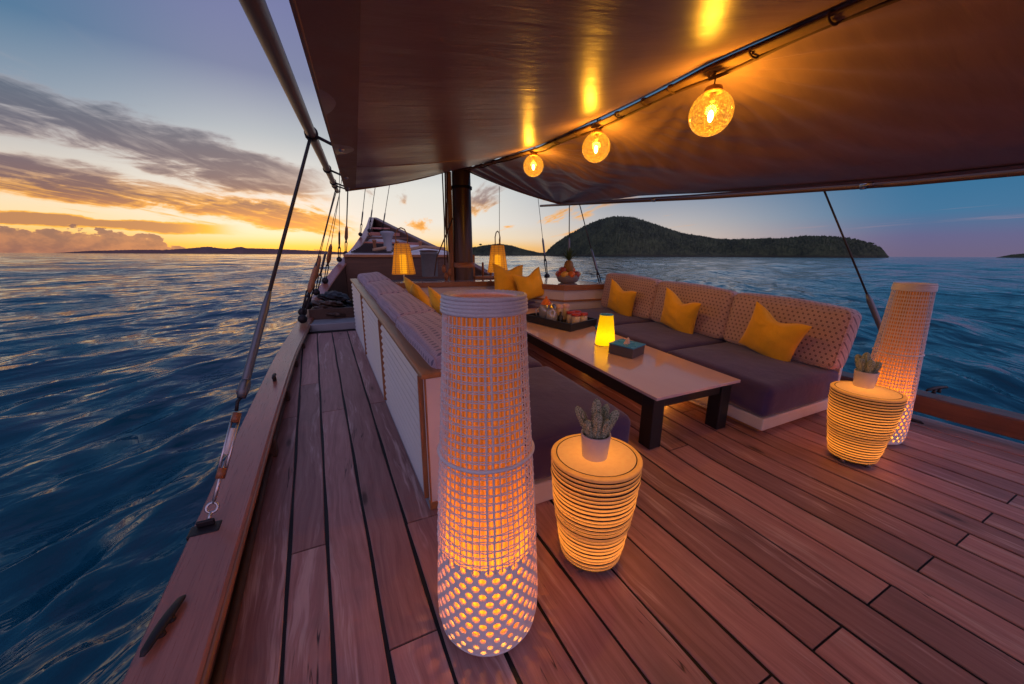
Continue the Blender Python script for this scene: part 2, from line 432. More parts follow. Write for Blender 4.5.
# ------------------------------------------------------------------ sky
SUN_AZ = -5.; SUN_EL = 3.
w = bpy.data.worlds.new('World'); scn.world = w; w.use_nodes = True
nt = w.node_tree; nt.nodes.clear(); n = N(nt)
d = n.coord('Generated'); dx, dy, dz = n.sep(d)
el = n.m('MULTIPLY', n.m('ARCSINE', dz), 57.2958)
az = n.m('MULTIPLY', n.m('ARCTAN2', dx, dy), 57.2958)
daz = n.m('ABSOLUTE', n.m('SUBTRACT', az, 2.))
daz = n.m('MINIMUM', daz, n.m('SUBTRACT', 360., daz))
e01 = n.m('DIVIDE', n.m('MAXIMUM', el, 0.), 90.)
def er(st): return n.ramp(e01, [(a/90., c) for a, c in st])
c_sun = er([(0, (.95, .44, .04)), (1.0, (.98, .55, .10)), (2.3, (.86, .70, .48)), (4.5, (.78, .74, .68)), (9, (.70, .70, .67)), (14, (.42, .47, .52)), (20, (.19, .22, .36)), (30, (.16, .17, .37)), (90, (.14, .14, .28))])
c_left = er([(0, (.80, .32, .06)), (1.8, (1.0, .54, .12)), (3.6, (.92, .70, .40)), (6., (.84, .72, .56)), (9, (.60, .56, .52)), (14, (.24, .31, .40)), (20, (.06, .17, .30)), (30, (.05, .14, .29)), (90, (.13, .14, .27))])
c_mid = er([(0, (.60, .34, .24)), (2.5, (.60, .50, .44)), (5, (.42, .41, .44)), (9, (.17, .24, .36)), (16, (.06, .17, .30)), (30, (.05, .13, .25)), (90, (.09, .10, .20))])
c_far = er([(0, (.15, .12, .21)), (2., (.12, .12, .25)), (4.5, (.045, .16, .31)), (9, (.02, .14, .29)), (20, (.03, .13, .27)), (90, (.10, .11, .22))])
c_back = er([(0, (.66, .44, .72)), (8, (.92, .58, .86)), (25, (.72, .54, .88)), (60, (.34, .31, .54)), (90, (.18, .18, .35))])  # unseen sky behind the camera, brightened to fill deck, sofas and awning
right = n.mix(n.sm(daz, 14, 44), c_sun, c_mid)
right = n.mix(n.sm(daz, 44, 72), right, c_far)
left = n.mix(n.sm(daz, 8, 30), c_sun, c_left)
left = n.mix(n.sm(daz, 34, 80), left, c_far)
isr = n.sm(az, -8, 12)
base = n.mix(isr, left, right)
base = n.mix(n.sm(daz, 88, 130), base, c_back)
# cloud streets, drawn out towards the bow, on a flat layer overhead
dzs = n.m('ADD', n.m('MAXIMUM', dz, .0), .035)
cx = n.m('DIVIDE', dx, dzs); cy = n.m('DIVIDE', dy, dzs)
pl = n.comb(cx, cy, 0.)
plr = n.mp(pl, (1, 1, 1), rot=(0, 0, R(14)))
warp = n.noise(n.mp(plr, (.35, .12, 1)), 1.2, 3)
pw = n.sep(plr)
plw = n.comb(n.m('ADD', pw[0], n.m('MULTIPLY', warp, 1.4)), pw[1], 0.)
st = n.noise(n.mp(plw, (1.15, .16, 1), loc=(3.1, 1.7, 0)), 1.0, 7, .56)
fibre = n.noise(n.mp(plw, (4.5, .9, 1)), 1.0, 5, .6)
st = n.m('ADD', n.m('MULTIPLY', st, .8), n.m('MULTIPLY', fibre, .2))
# measured bands on the left: centre elevation falls towards the bow
def band(a0, e0, slope, half, amp, fa, fb):
    ce = n.m('ADD', n.m('MULTIPLY', n.m('SUBTRACT', az, a0), slope), e0)
    wob = n.m('MULTIPLY', n.m('SUBTRACT', n.noise(n.comb(n.m('MULTIPLY', az, .10), n.m('MULTIPLY', el, .32), 0.), 1., 6, .6), .5), amp)
    dd = n.m('ABSOLUTE', n.m('ADD', n.m('SUBTRACT', el, ce), wob))
    m_ = n.sm(dd, half*.35, half, 1, 0)
    return n.m('MULTIPLY', m_, n.sm(az, fa, fb, 1, 0))
b1 = band(-24, 12.2, -.16, 3.4, 6.5, -8, 5)
b2 = band(-24, 6.9, -.12, 2.2, 4.2, -6, 7)
b3 = band(-20, 2.9, .0, .75, 2.6, -19, -7)
gen = n.m('MULTIPLY', n.sm(st, .50, .66), n.m('MULTIPLY', n.sm(el, 1.5, 5), n.sm(el, 14, 24, 1, 0)))
gen = n.m('MULTIPLY', gen, n.m('MULTIPLY_ADD', n.sm(daz, 20, 60), -.35, .75))
patch = n.noise(n.comb(n.m('MULTIPLY', az, .09), n.m('MULTIPLY', el, .45), 3.), 1., 6, .62, dist=.6)
tex = n.m('MULTIPLY', n.m('MULTIPLY_ADD', fibre, 2.2, -.2, clamp=True), n.sm(patch, .30, .52, .15, 1))
cl = n.m('MAXIMUM', n.m('MULTIPLY', n.m('MAXIMUM', b1, b2), tex), gen)
ccol = n.ramp(e01, [(0, (.75, .26, .06)), (3.8/90, (.60, .22, .08)), (6./90, (.19, .095, .105)), (9/90, (.15, .12, .16)), (14/90, (.10, .13, .19)), (1, (.10, .12, .19))])
ccol = n.mix(n.sm(daz, 35, 60), ccol, n.ramp(e01, [(0, (.50, .30, .30)), (3/90, (.42, .26, .32)), (7/90, (.17, .14, .24)), (1, (.1, .12, .2))]))
thick = n.sm(cl, .15, .95)
lit = n.mix(thick, n.ramp(e01, [(0, (1., .40, .05)), (5.8/90, (1., .45, .07)), (8/90, (.50, .38, .33)), (14/90, (.3, .32, .38)), (1, (.1, .12, .2))]), ccol)
lit = n.mix(n.sm(daz, 35, 70), lit, ccol)
base = n.mix(n.sm(cl, .05, .5), base, lit)
b3c = n.mix(n.sm(b3, .35, .9), (1., .45, .05), (.45, .20, .10))
base = n.mix(n.sm(b3, .05, .5), base, b3c)
# cumulus bank low over the horizon
cb = n.noise(n.comb(n.m('MULTIPLY', az, .6), n.m('MULTIPLY', el, .9), 0.), 1., 6, .6)
cbh = n.m('ADD', n.m('MULTIPLY', n.sm(az, -19, -14, 1, 0), 1.9), n.m('MULTIPLY', n.m('SUBTRACT', cb, .5), 3.4))
cbh = n.m('ADD', cbh, .25)
cum = n.sm(n.m('SUBTRACT', cbh, el), -.08, .12)
cum = n.m('MULTIPLY', cum, n.m('MULTIPLY', n.sm(az, 8, 16, 1, 0), n.sm(el, -.5, 0)))
base = n.mix(n.m('MULTIPLY', cum, .92), base, n.mix(n.sm(cb, .35, .65), (.40, .17, .12), (.17, .09, .11)))
skyn = n.n('ShaderNodeTexSky', sky_type='NISHITA', sun_disc=False, sun_elevation=R(SUN_EL), sun_rotation=R(SUN_AZ))
skyc = n.mix(1., skyn.outputs[0], (.05, .05, .05), 'MULTIPLY')
tot = n.mix(.15, base, skyc)
low = n.mix(n.sm(el, -4, -.2), (.02, .03, .05), tot)
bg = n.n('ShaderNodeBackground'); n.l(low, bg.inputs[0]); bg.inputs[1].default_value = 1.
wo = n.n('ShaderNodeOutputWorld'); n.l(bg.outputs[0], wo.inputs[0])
w.cycles.sampling_method = 'MANUAL'; w.cycles.sample_map_resolution = 1024

sun = bpy.data.lights.new('sun', 'SUN'); so = bpy.data.objects.new('sun', sun); col.objects.link(so)
sun.energy = .015; sun.angle = R(20); sun.color = (1, .55, .25)
a = R(SUN_AZ); sd = Vector((math.sin(a)*math.cos(R(SUN_EL)), math.cos(a)*math.cos(R(SUN_EL)), math.sin(R(SUN_EL))))
so.rotation_euler = (-sd).to_track_quat('-Z', 'Y').to_euler()

# ------------------------------------------------------------------ sea
SEA = -1.35
def sea():
    nr, na = 720, 900
    r = .6*np.exp(np.linspace(0, math.log(30000/.6), nr))
    # directions: dense ahead (-40..100 deg), sparser behind
    t = np.linspace(0, 1, na, endpoint=False)
    azs = np.concatenate([np.linspace(-60, 110, int(na*.85), endpoint=False), np.linspace(110, 300, na-int(na*.85), endpoint=False)])
    A = np.radians(azs); na = len(A)
    X = np.outer(r, np.sin(A)); Y = np.outer(r, np.cos(A)); Z = np.full_like(X, 0.)
    dr = np.gradient(r)[:, None]*np.ones((1, na)); dt = r[:, None]*R(.35)
    sp = np.maximum(dr*.9, dt); RR = r[:, None]*np.ones((1, na))
    rs = np.random.RandomState(3); DX = np.zeros_like(X); DY = np.zeros_like(X)
    for i in range(110):
        L = .38*math.exp(rs.rand()*math.log(5/.38)); th = R(138)+rs.randn()*.42
        kx, ky = math.cos(th)*2*math.pi/L, math.sin(th)*2*math.pi/L
        amp = .0074*L**.40*(.5+rs.rand())
        if L > 4: amp *= .6
        fade = np.clip((L/sp-2.)/3., 0, 1)
        ph = kx*X+ky*Y+rs.rand()*6.28
        Z += amp*fade*np.sin(ph); DX -= amp*fade*.8*np.cos(ph)*math.cos(th); DY -= amp*fade*.8*np.cos(ph)*math.sin(th)
    for i in range(50):
        L = 7*math.exp(rs.rand()*math.log(60/7)); th = R(130)+rs.randn()*.5
        kx, ky = math.cos(th)*2*math.pi/L, math.sin(th)*2*math.pi/L
        amp = .0046*L**.75*(.5+rs.rand()); fade = np.clip((L/sp-2.)/3., 0, 1)*np.clip(RR/25., .15, 1)
        Z += amp*fade*np.sin(kx*X+ky*Y+rs.rand()*6.28)
    mb = MB(); G = np.stack([X-DX, Y-DY, Z+SEA], -1).reshape(-1, 3)
    ii, jj = np.meshgrid(np.arange(nr-1), np.arange(na), indexing='ij'); j2 = (jj+1) % na
    q = np.stack([ii*na+jj, ii*na+j2, (ii+1)*na+j2, (ii+1)*na+jj], -1).reshape(-1, 4)
    me = bpy.data.meshes.new('sea'); me.vertices.add(len(G)); me.vertices.foreach_set('co', G.ravel())
    me.loops.add(q.size); me.loops.foreach_set('vertex_index', q.ravel().astype(np.int32))
    me.polygons.add(len(q)); me.polygons.foreach_set('loop_start', np.arange(0, q.size, 4, dtype=np.int32)); me.polygons.foreach_set('loop_total', np.full(len(q), 4, np.int32))
    me.update(calc_edges=True); me.validate()
    me.polygons.foreach_set('use_smooth', np.ones(len(me.polygons), bool)); me.materials.append(MT['water'])
    o = bpy.data.objects.new('sea', me); col.objects.link(o); tag(o, kind='structure')
sea()

# ------------------------------------------------------------------ islands
def fbm(x, y, seed, oct=6, s=1.):
    rs = np.random.RandomState(seed); out = np.zeros_like(x); a = 1.; f = s
    for o_ in range(oct):
        for k in range(5):
            th = rs.rand()*6.28; out += a*np.sin((x*math.cos(th)+y*math.sin(th))*f*(.7+.6*rs.rand())+rs.rand()*6.28)/5
        a *= .5; f *= 2.03
    return out
def ridge_island(name, D, prof, depth, mat, seed, rough, nx=560, ny=60):
    """hill range: prof = list of (azimuth deg, elevation deg of the skyline); stands at distance D"""
    azp = np.array([p[0] for p in prof]); ep = np.array([p[1] for p in prof])
    az_ = np.linspace(azp[0], azp[-1], nx); top = np.interp(az_, azp, ep)
    ker = np.hanning(15); ker /= ker.sum(); top = np.convolve(np.pad(top, 7, 'edge'), ker, 'same')[7:-7]
    H = D*np.tan(np.radians(top)) + 2.85
    v = np.linspace(-1, 1, ny)
    G = np.zeros((ny, nx, 3))
    for i, q in enumerate(v):
        taper = np.clip(H/H.max(), .15, 1)
        dist = D+q*depth*taper
        x = dist*np.sin(np.radians(az_)); y = dist*np.cos(np.radians(az_))
        h = H*(np.cos(q*math.pi/2)**.8)
        nz = fbm(x, y, seed, 7, .012*1500/D*1.)*rough*(.35+.65*np.clip(h/20, 0, 1))
        G[i] = np.stack([x, y, SEA-1.5+np.maximum(0, h+nz*np.clip(h/10, 0, 1))], -1)
    G[:, :, 2] += np.random.RandomState(seed).rand(ny, nx)*rough*.75*np.clip((G[:, :, 2]-2)/18, 0, 1); G[:, :, 2] += np.random.RandomState(seed+1).rand(ny, nx)**3*rough*.8*np.clip((G[:, :, 2]-2)/18, 0, 1)
    return MB().grid(G, True).build(name, mat)
main = [(30., -.0), (31., .35), (32.4, 1.5), (34., 2.6), (36., 3.6), (38, 4.5), (40, 5.1), (41.5, 5.3), (43, 5.2), (45, 4.6), (47.5, 3.75), (50, 3.1), (53, 2.6), (55, 2.2), (57, 2.1), (59, 1.95), (61, 1.8), (62.5, 1.85), (64., 1.95), (66., 1.95), (67.5, 1.75), (69, 1.3), (70.1, .8), (70.8, .25), (71.1, 0)]
o = ridge_island('island', 1500, main, 260, 'island', 5, 7.)
tag(o, kind='structure')
o = ridge_island('hills', 1900, [(17, .3), (20, 1.0), (22, 1.3), (24, 1.5), (26, 1.25), (28, .7), (30, .35), (32, .3), (34, .1)], 160, 'island', 9, 6.); tag(o, kind='structure')
o = ridge_island('far_hills', 9000, [(-25, 0), (-22, .10), (-19, .16), (-17, .2), (-14, .55), (-13, .7), (-11.5, .5), (-9, .6), (-6, .5), (-2, .3), (9, .0)], 500, 'farhill', 11, 18.); tag(o, kind='structure')
o = ridge_island('headland', 6000, [(-13., 0), (-11.2, .3), (-10.2, .72), (-9.7, .74), (-8.8, .42), (-7.6, .3), (-6.6, .02)], 200, 'farhill', 13, 8., 160); tag(o, kind='structure')
o = ridge_island('far_headland', 3500, [(78.2, 0), (79, .22), (80.5, .35), (82, .5), (88, 1.)], 200, 'island', 15, 8., 160); tag(o, kind='structure')
# single trees that stand out of the island's skyline
def crown_mb(r, seed, nl=260):
    rs = np.random.RandomState(seed); mb = MB(); cl = rs.randn(9, 3)*r*.42*np.array([1, 1, .38])
    for i in range(nl):
        c = cl[rs.randint(9)]+rs.randn(3)*r*.2*np.array([1, 1, .6]); a = rs.randn(3); b = rs.randn(3); a /= np.linalg.norm(a); b /= np.linalg.norm(b); s_ = r*.13
        mb.add([c-a*s_-b*s_, c+a*s_-b*s_, c+a*s_+b*s_, c-a*s_+b*s_], [(0, 1, 2, 3)])
    return mb
for k, (azd, eld, h, lab) in enumerate([(69.4, 1.2, 17, 'flat crowned tree leaning alone over the right tip of the island'), (66.9, 1.9, 12, 'small round tree standing up from the low hump on the island skyline'), (64.3, 1.95, 10, 'twin crowned tree breaking the skyline of the low island hump'), (21.2, 1.2, 22, 'lone round tree on the hill just right of the mast')]):
    D = 1500 if azd > 30 else 1900; x, y = D*math.sin(R(azd)), D*math.cos(R(azd)); zb = SEA+D*math.tan(R(eld))-9
    t = empty('island_tree', (x, y, zb)); tag(t, lab, 'tree', 'trees on the island skyline')
    MB().tube([(0, 0, 0), (.6, .2, h*.5), (1.2, 0, h*.9)], [1.1, .7, .3], 8).build('trunk', 'darkwood', t)
    c = crown_mb(h*.42, 40+k).build('crown', 'leaf', t); c.location = (1, 0, h)

# ------------------------------------------------------------------ hull, deck
XB = [-.62, -.30, -.13, .06, .26, .465, .68, .885, 1.10, 1.32, 1.55, 1.78, 2.0, 2.23, 2.45, 2.66, 2.87, 3.07, 3.27, 3.46, 3.67, 3.88, 4.08, 4.28, 4.48, 4.68, 5.0]
def seamx(i, y):
    x0 = XB[i]
    if i == 0 or i == len(XB)-1: return x0
    lean = -.035*(1-min(1, max(0, (x0+.3)/1.5))) if x0 < 1.2 else .012*min(1, (x0-1.2)/1.)
    x = x0+lean*(y-1)*1.0
    if i == 1 and y > 4.2: x = -.5+.0*(y)  if False else x
    return x
JOINTS = {0: [3.5], 1: [1.88, 4.25], 2: [3.5], 3: [1.2, 6.0], 4: [1.85, 3.52], 5: [3.9], 6: [3.1], 7: [2.6], 8: [.5, 2.9], 9: [3.9], 10: [.48, 2.6], 11: [3.2], 12: [.48, 2.5], 13: [1.78], 14: [.46, 3.], 15: [3.5], 16: [.44, 2.2], 17: [2.9], 18: [.44, 2.4], 19: [3.3], 20: [.43, 1.9], 21: [2.8], 22: [.42, 2.2], 23: [3.], 24: [.42, 2.], 25: [2.4]}
def deck():
    V = []; Fc = []; pid = []; sm = []
    g = .0085
    for i in range(len(XB)-1):
        ys = [-2.0]+sorted(JOINTS.get(i, []))+[6.45]
        for a, b in zip(ys[:-1], ys[1:]):
            a += .0045 if a > -2 else 0; b -= .0045 if b < 6.4 else 0
            k = max(2, int((b-a)/.12)); P = []
            base = len(V); dz0 = random.uniform(-.0008, .0008); id_ = random.random()
            wob = random.uniform(0, 6)
            for t in np.linspace(0, 1, k+1):
                y = a+(b-a)*t; x0 = seamx(i, y)+g+.0022*math.sin(y*7+wob); x1 = seamx(i+1, y)-g+.0022*math.sin(y*5+wob*2)
                z = S(y)+dz0; e = .004
                V += [(x0, y, z-.03), (x0, y, z-e*.6), (x0+e, y, z), (x1-e, y, z), (x1, y, z-e*.6), (x1, y, z-.03)]
            for q in range(k):
                for c in range(5):
                    f0 = base+q*6+c; Fc.append((f0, f0+1, f0+7, f0+6)); pid.append(id_)
            Fc.append(tuple(base+c for c in range(6))[::-1]); pid.append(id_)
            Fc.append(tuple(base+k*6+c for c in range(6))); pid.append(id_)
    me = bpy.data.meshes.new('deck'); me.from_pydata(V, [], Fc); me.materials.append(MT['deck'])
    at = me.attributes.new('pid', 'FLOAT', 'FACE'); at.data.foreach_set('value', pid); me.update()
    o = bpy.data.objects.new('deck', me); col.objects.link(o); tag(o, kind='structure')
    s = MB(); ys = np.linspace(-2, 6.6, 40)
    s.grid([[(-.68, y, S(y)-.008), (4.98, y, S(y)-.008)] for y in ys], True)
    c = s.build('deck_caulking', 'caulk'); tag(c, kind='structure')
deck()
# rail line: plan and sheer of the port side; starboard is its mirror about the centre line
YR = [-2, 1, 3, 5, 7, 8, 9, 10, 11, 12, 13, 15, 17, 20]
XP = [-.60, -.61, -.63, -.62, -.50, -.42, -.30, -.05, .26, .54, .80, 1.22, 1.58, 2.02]
ZP = [.22, .23, .27, .32, .42, .52, .68, .95, 1.28, 1.52, 1.76, 2.22, 2.66, 3.3]
def cat(y, arr): return float(np.interp(y, YR, arr))
ysm = np.concatenate([np.linspace(-2, 7, 46), np.linspace(7.2, 20, 60)])
def smooth(arr):
    a = np.interp(ysm, YR, arr); k = np.hanning(9); k /= k.sum(); return np.convolve(np.pad(a, 4, 'edge'), k, 'same')[4:-4]
PX, PZ = smooth(XP), smooth(ZP); PX[-1] = 2.03
CX = 2.06
SX = 2*CX-PX+.1*(ysm < 6); SX = np.where(ysm < 8, 4.83+0*SX, SX); kk = np.hanning(9); kk /= kk.sum(); SX = np.convolve(np.pad(SX, 4, 'edge'), kk, 'same')[4:-4]
def hull():
    mb = MB()
    for sgn, X in ((-1, PX), (1, SX)):
        G = []
        for x, y, z in zip(X, ysm, PZ):
            t = max(0, (y-8)/12); keel = SEA-.6+t*2.6
            G.append([(x-sgn*.03, y, min(z-.03, S(y)-.03)), (x+sgn*.0, y, -.4+t*1.6), (x-sgn*(.1+.2*t), y, SEA+.1+t*2.0), (x-sgn*(.5*(1-t)+.1), y, keel)])
        mb.grid(G, sgn < 0)
    o = mb.build('hull', 'darkwood', solid=.04); tag(o, kind='structure')
hull()
def bulwark(X, sgn, open_aft):
    """sgn -1 port, +1 starboard; cap rail is a swept flat timber with a darker inner edge"""
    e = empty('bulwark', (float(X[0]), -2., 0)); ox, oy = float(X[0]), -2.
    cap = MB(); G = []
    for i, (x, y, z) in enumerate(zip(X, ysm, PZ)):
        wdt = .215 if y < 7 else max(.12, .215-.012*(y-7))
        zz = z if sgn < 0 else z-.0
        zz = zz+(.02 if (sgn > 0 and y < 4) else 0)
        xi, xo = x-sgn*wdt*.0, x+sgn*wdt
        if sgn < 0: xi, xo = x+.13, x-.085
        else: xi, xo = x-.05, x+.15
        r = .012; th = .045 if sgn < 0 else .16 if y < 2.6 else .06
        a, b = xi, xo; s_ = 1 if sgn < 0 else -1
        G.append([(a-ox, y-oy, zz-th), (a-ox, y-oy, zz-r), (a-s_*r-ox, y-oy, zz), (b+s_*r-ox, y-oy, zz+.004), (b-ox, y-oy, zz-r), (b-ox, y-oy, zz-th), (a-ox, y-oy, zz-th)])
    cap.grid(G, sgn < 0); c = cap.build('cap_rail', 'cap' if sgn < 0 else 'stbcap', e)
    for f in c.data.polygons: f.use_smooth = False
    # oiled inner edge bead
    if sgn < 0:
        bd = MB().tube([(x+.136-ox, y-oy, z-.018) for x, y, z in zip(PX, ysm, PZ)], .011, 8); bd.build('edge_bead', 'capside', e)
    pn = MB(); G = []; G2 = []
    for x, y, z in zip(X, ysm, PZ):
        if sgn > 0 and y < 2.7: continue
        t = max(0, (y-8)/12)
        lo = S(min(y, 6.6))-.02 if y < 11 else z-.75
        i0 = x+.09 if sgn < 0 else x-.02
        G.append([(i0-ox, y-oy, z-.03), (i0-ox, y-oy, lo)])
        G2.append([(x-.07-ox if sgn < 0 else x+.12-ox, y-oy, z-.03), (x-.05-ox if sgn < 0 else x+.1-ox, y-oy, lo-.3)])
    pn.grid(G, sgn > 0).grid(G2, sgn < 0); pn.build('side_panel', 'inner' if sgn < 0 else 'darkwood', e)
    return e, ox, oy
eb, ox, oy = bulwark(PX, -1, False)
tag(eb, 'varnished port rail with a pinkish brown cap sweeping from near deck to bow', 'ship rail')
# waterway timber, scupper lumps and frames inside the port bulwark
MB().tube([(x+.105-ox, y-oy, S(y)+.02) for x, y in zip(PX, ysm) if y < 6.4], .022, 6).build('waterway', 'inner', eb)
for yy in (2.9, 3.9, 4.9, 5.7):
    x = float(np.interp(yy, ysm, PX)); MB().box(x+.09-ox, x+.15-ox, yy-.04-oy, yy+.04-oy, S(yy), cat(yy, ZP)-.05).build('frame_timber', 'inner', eb, bevel=.01)
es, ox2, oy2 = bulwark(SX, 1, True)
tag(es, 'dark brown starboard rail beam raised above the deck edge beside the water', 'ship rail')
for yy in (-1.2, .2, 1.55): MB().box(4.80-ox2, 4.92-ox2, yy-.05-oy2, yy+.05-oy2, -.02, .13).build('stanchion', 'darkwood', es, bevel=.008)

def cleat(loc, rz, L, label, mat='iron'):
    e = empty('mooring_cleat', loc, rz); tag(e, label, 'cleat', 'mooring cleats')
    MB().tube([(0, -L/2, .035), (0, -L*.42, .043), (0, -L*.2, .048), (0, 0, .05), (0, L*.2, .048), (0, L*.42, .043), (0, L/2, .033)], [.006, .012, .015, .016, .015, .012, .006], 12).build('horn_bar', mat, e)
    for s_ in (-1, 1): MB().lathe([(.016, 0), (.013, .012), (.012, .04)], 12, (0, s_*L*.12, 0), True, True).build('foot', mat, e)
    return e
cleat((-.635, 1.42, .236), R(-12), .22, 'slim dark cleat on the near end of the port cap rail').scale = (1.15, 1., .62)
cleat((4.89, 1.13, .285), R(80), .30, 'black horned cleat standing on top of the dark starboard rail beam')
cleat((4.62, 1.22, .002), R(20), .26, 'black cleat lying low on the deck edge inside the starboard rail')
cleat((-.60, 4.05, .30), R(0), .16, 'small dark cleat far along the port cap rail')

# step at the end of the side deck, gear stowed beyond it
st = empty('deck_step', (.05, 6.6, S(6.5))); tag(st, 'low grey step where the narrow side deck ends', 'step')
MB().box(-.46, .36, 0, .5, 0, .12).build('tread', 'grey', st, bevel=.01)
MB().box(-.46, .36, .5, .56, 0, .30).build('riser', 'inner', st, bevel=.01)
def bundle(loc, s, label, mat, seed):
    rs = np.random.RandomState(seed); e = empty('stowed_bundle', loc); e.scale = (.8, .9, .6); tag(e, label, 'bundle', 'gear stowed by the port bulwark')
    m = MB()
    for k in range(7):
        b0 = MB().ball((0, 0, 0), .16*s*(.8+.5*rs.rand()), 22, (1.25, 1.5, .55)); v = b0.v[0]
        th = rs.rand()*3; c_, s_ = math.cos(th), math.sin(th); v = v@np.array([[c_, s_, 0], [-s_, c_, .3], [0, -.3, 1]])
        v = v*(1+.16*np.sin(v[:, :1]*38+k)*np.sin(v[:, 1:2]*23+k*2)+.10*np.sin(v[:, 2:]*60+v[:, :1]*25))
        m.add(v+np.array([rs.randn()*.10*s, rs.randn()*.2*s, .07+k*.06*s]), b0.f)
    m.build('canvas_bag', mat, e)
    tor = MB()
    for k in range(4): tor.tube([(.22*s*math.cos(t)+.02*k, .22*s*math.sin(t), .12+.05*k) for t in np.linspace(0, 2*math.pi, 24, endpoint=False)], .022, 6, True)
    tor.build('rope_coil', 'rope', e)
bundle((-.12, 7.6, .32), 1.1, 'dark sailcloth bundle piled past the grey step', 'inner', 1)
bundle((.05, 8.6, .38), 1.2, 'dark bag and rope coil heaped under the rising port rail', 'iron', 2)

# ------------------------------------------------------------------ bow
fd = empty('foredeck', (2.06, 11, 0)); tag(fd, 'raised dark timber foredeck closing the bow beyond the mast', 'foredeck')
def inb(y, off): # inner breadth at y
    xl = float(np.interp(y, ysm, PX))+off; xr = float(np.interp(y, ysm, SX))-off; return xl-2.06, xr-2.06
a, b = inb(11, .1)
MB().box(a, b, 0, .08, .3, 1.42).build('bulkhead', 'darkwood', fd, bevel=.01)
MB().box(a-.02, b+.02, -.04, .1, 1.42, 1.5).build('coaming', 'teakx', fd, bevel=.01)
G = []
for y in np.linspace(11.1, 19.5, 30):
    a, b = inb(y, .02); z = 1.46+.125*(y-11); G.append([(a, y-11, z), (b, y-11, z)])
MB().grid(G, True).build('deck_planking', 'offwhite', fd)
for k in range(9):
    y = 11.5+k*.28; a, b = inb(y, .16); z = 1.46+.125*(y-11)
    MB().box(a, a+1.1, y-11, y-11+.10, z+.02, z+.07).build('grating_bar', 'iron', fd)
for y in (12.3, 13.2, 14.1, 15.0, 16.0, 17.2):
    a, b = inb(y, .03); z = cat(y, ZP)-.36
    MB().box(a, b, y-11, y-10.8, z+.18+.04*math.sin(y*3), z+.28).build('cross_beam', 'cap' if int(y*2) % 3 else 'darkwood', fd, bevel=.01)
for dx_, dy_ in ((-.75, 1.6), (.1, 2.6), (.75, 1.9), (.45, 3.6)): MB().lathe([(.05, 1.4), (.05, 1.88), (.07, 1.9), (.07, 1.95), (.0, 1.96)], 10, (dx_, dy_, 0)).build('timber_post', 'teakz', fd)
MB().tube([(-.9, .6, 1.62), (-.4, .9, 1.72), (.2, .7, 1.66), (.7, 1.2, 1.75), (1.3, .8, 1.68)], .05, 8).build('mooring_line', 'rope', fd)
bo = empty('mooring_bollard', (1.62, 11.9, 1.53)); tag(bo, 'pale waisted bollard standing on the foredeck', 'bollard')
MB().lathe([(.17, 0), (.13, .1), (.12, .35), (.15, .5), (.2, .58), (.2, .63), (.12, .65)], 20, cap1=True).build('post', 'grey', bo)
dr = empty('water_drum', (2.30, 9.6, .95)); dr.scale = (.72, .72, .72); tag(dr, 'grey brown round drum in front of the foredeck wall', 'drum')
MB().lathe([(.27, 0), (.28, .05), (.28, .75), (.31, .78), (.31, .84), (.27, .86)], 28, cap1=True).build('barrel', 'bowl', dr)
MB().lathe([(.32, .0), (.32, .05), (.0, .07)], 28, (0, 0, .86)).build('lid', 'darkwood', dr)
pd = empty('sun_pad', (1.95, 9.1, .42)); tag(pd, 'navy blue flat sun pad on a base before the foredeck', 'sun pad')
MB().box(-1.3, 1.7, -.7, 1.2, 0, .42).build('base', 'inner', pd, bevel=.02)

# ------------------------------------------------------------------ mast with its ropes
ma = empty('mast', (2.46, 7.35, .3)); tag(ma, 'thick dark brown timber mast holding up the awning peak', 'mast')
MB().lathe([(.205, 0), (.205, .5), (.195, 1.5), (.185, 2.65), (.17, 3.6)], 24, cap1=True).build('pole', wood('mast_wood', (.10, .05, .03), (.05, .025, .015), .4, 2, .8, .2, .2), ma)
MB().lathe([(.24, .0), (.24, .09), (.215, .10), (.215, 0)], 24, (0, 0, .95)).build('mast_band', 'teakx', ma)
MB().lathe([(.212, .0), (.212, .05), (.19, .05)], 24, (0, 0, 2.45)).build('mast_collar', 'iron', ma)
MB().box(-.30, -.21, -.05, .05, .55, 2.75).build('sail_track', 'teakz', ma, bevel=.01)
for k, (dx_, sw) in enumerate([(-.40, .02), (-.36, -.03), (-.33, .05), (-.30, 0)]):
    z1 = 2.9; MB().tube([(dx_, -.12+sw, z1), (dx_-.02*k, -.14+sw, 1.8), (dx_-.03, -.16+sw, .95+.1*k)], .012, 6).build('halyard', 'cord', ma)
MB().tube([(-.22, -.1, 1.9), (-.6, -.2, 1.15), (-.66, -.2, .8)], .012, 6).build('halyard', 'cord', ma)
for k, (bx, bz) in enumerate([(-.46, .93), (-.35, .86), (-.42, .78)]):
    b = MB().ball((bx, -.18, bz), .055, 10, (.8, .6, 1.5)).build('rope_block', 'teakz', ma)
pr = empty('pin_rail', (2.95, 7.45, .78)); tag(pr, 'small orange brown pin rail with upright pins right of the mast', 'pin rail')
MB().box(-.32, .62, -.04, .04, .22, .28).build('rail_bar', 'teakx', pr, bevel=.006)
for dx_ in (-.25, .58): MB().box(dx_-.04, dx_+.04, -.04, .04, -.3, .72 if dx_ < 0 else .3).build('rail_post', 'teakz', pr, bevel=.006)
for dx_ in (-.02, .16, .34): MB().lathe([(.012, .12), (.014, .28), (.028, .30), (.03, .42), (.02, .56), (.0, .57)], 10, (dx_, 0, 0)).build('belaying_pin', 'teakz', pr)

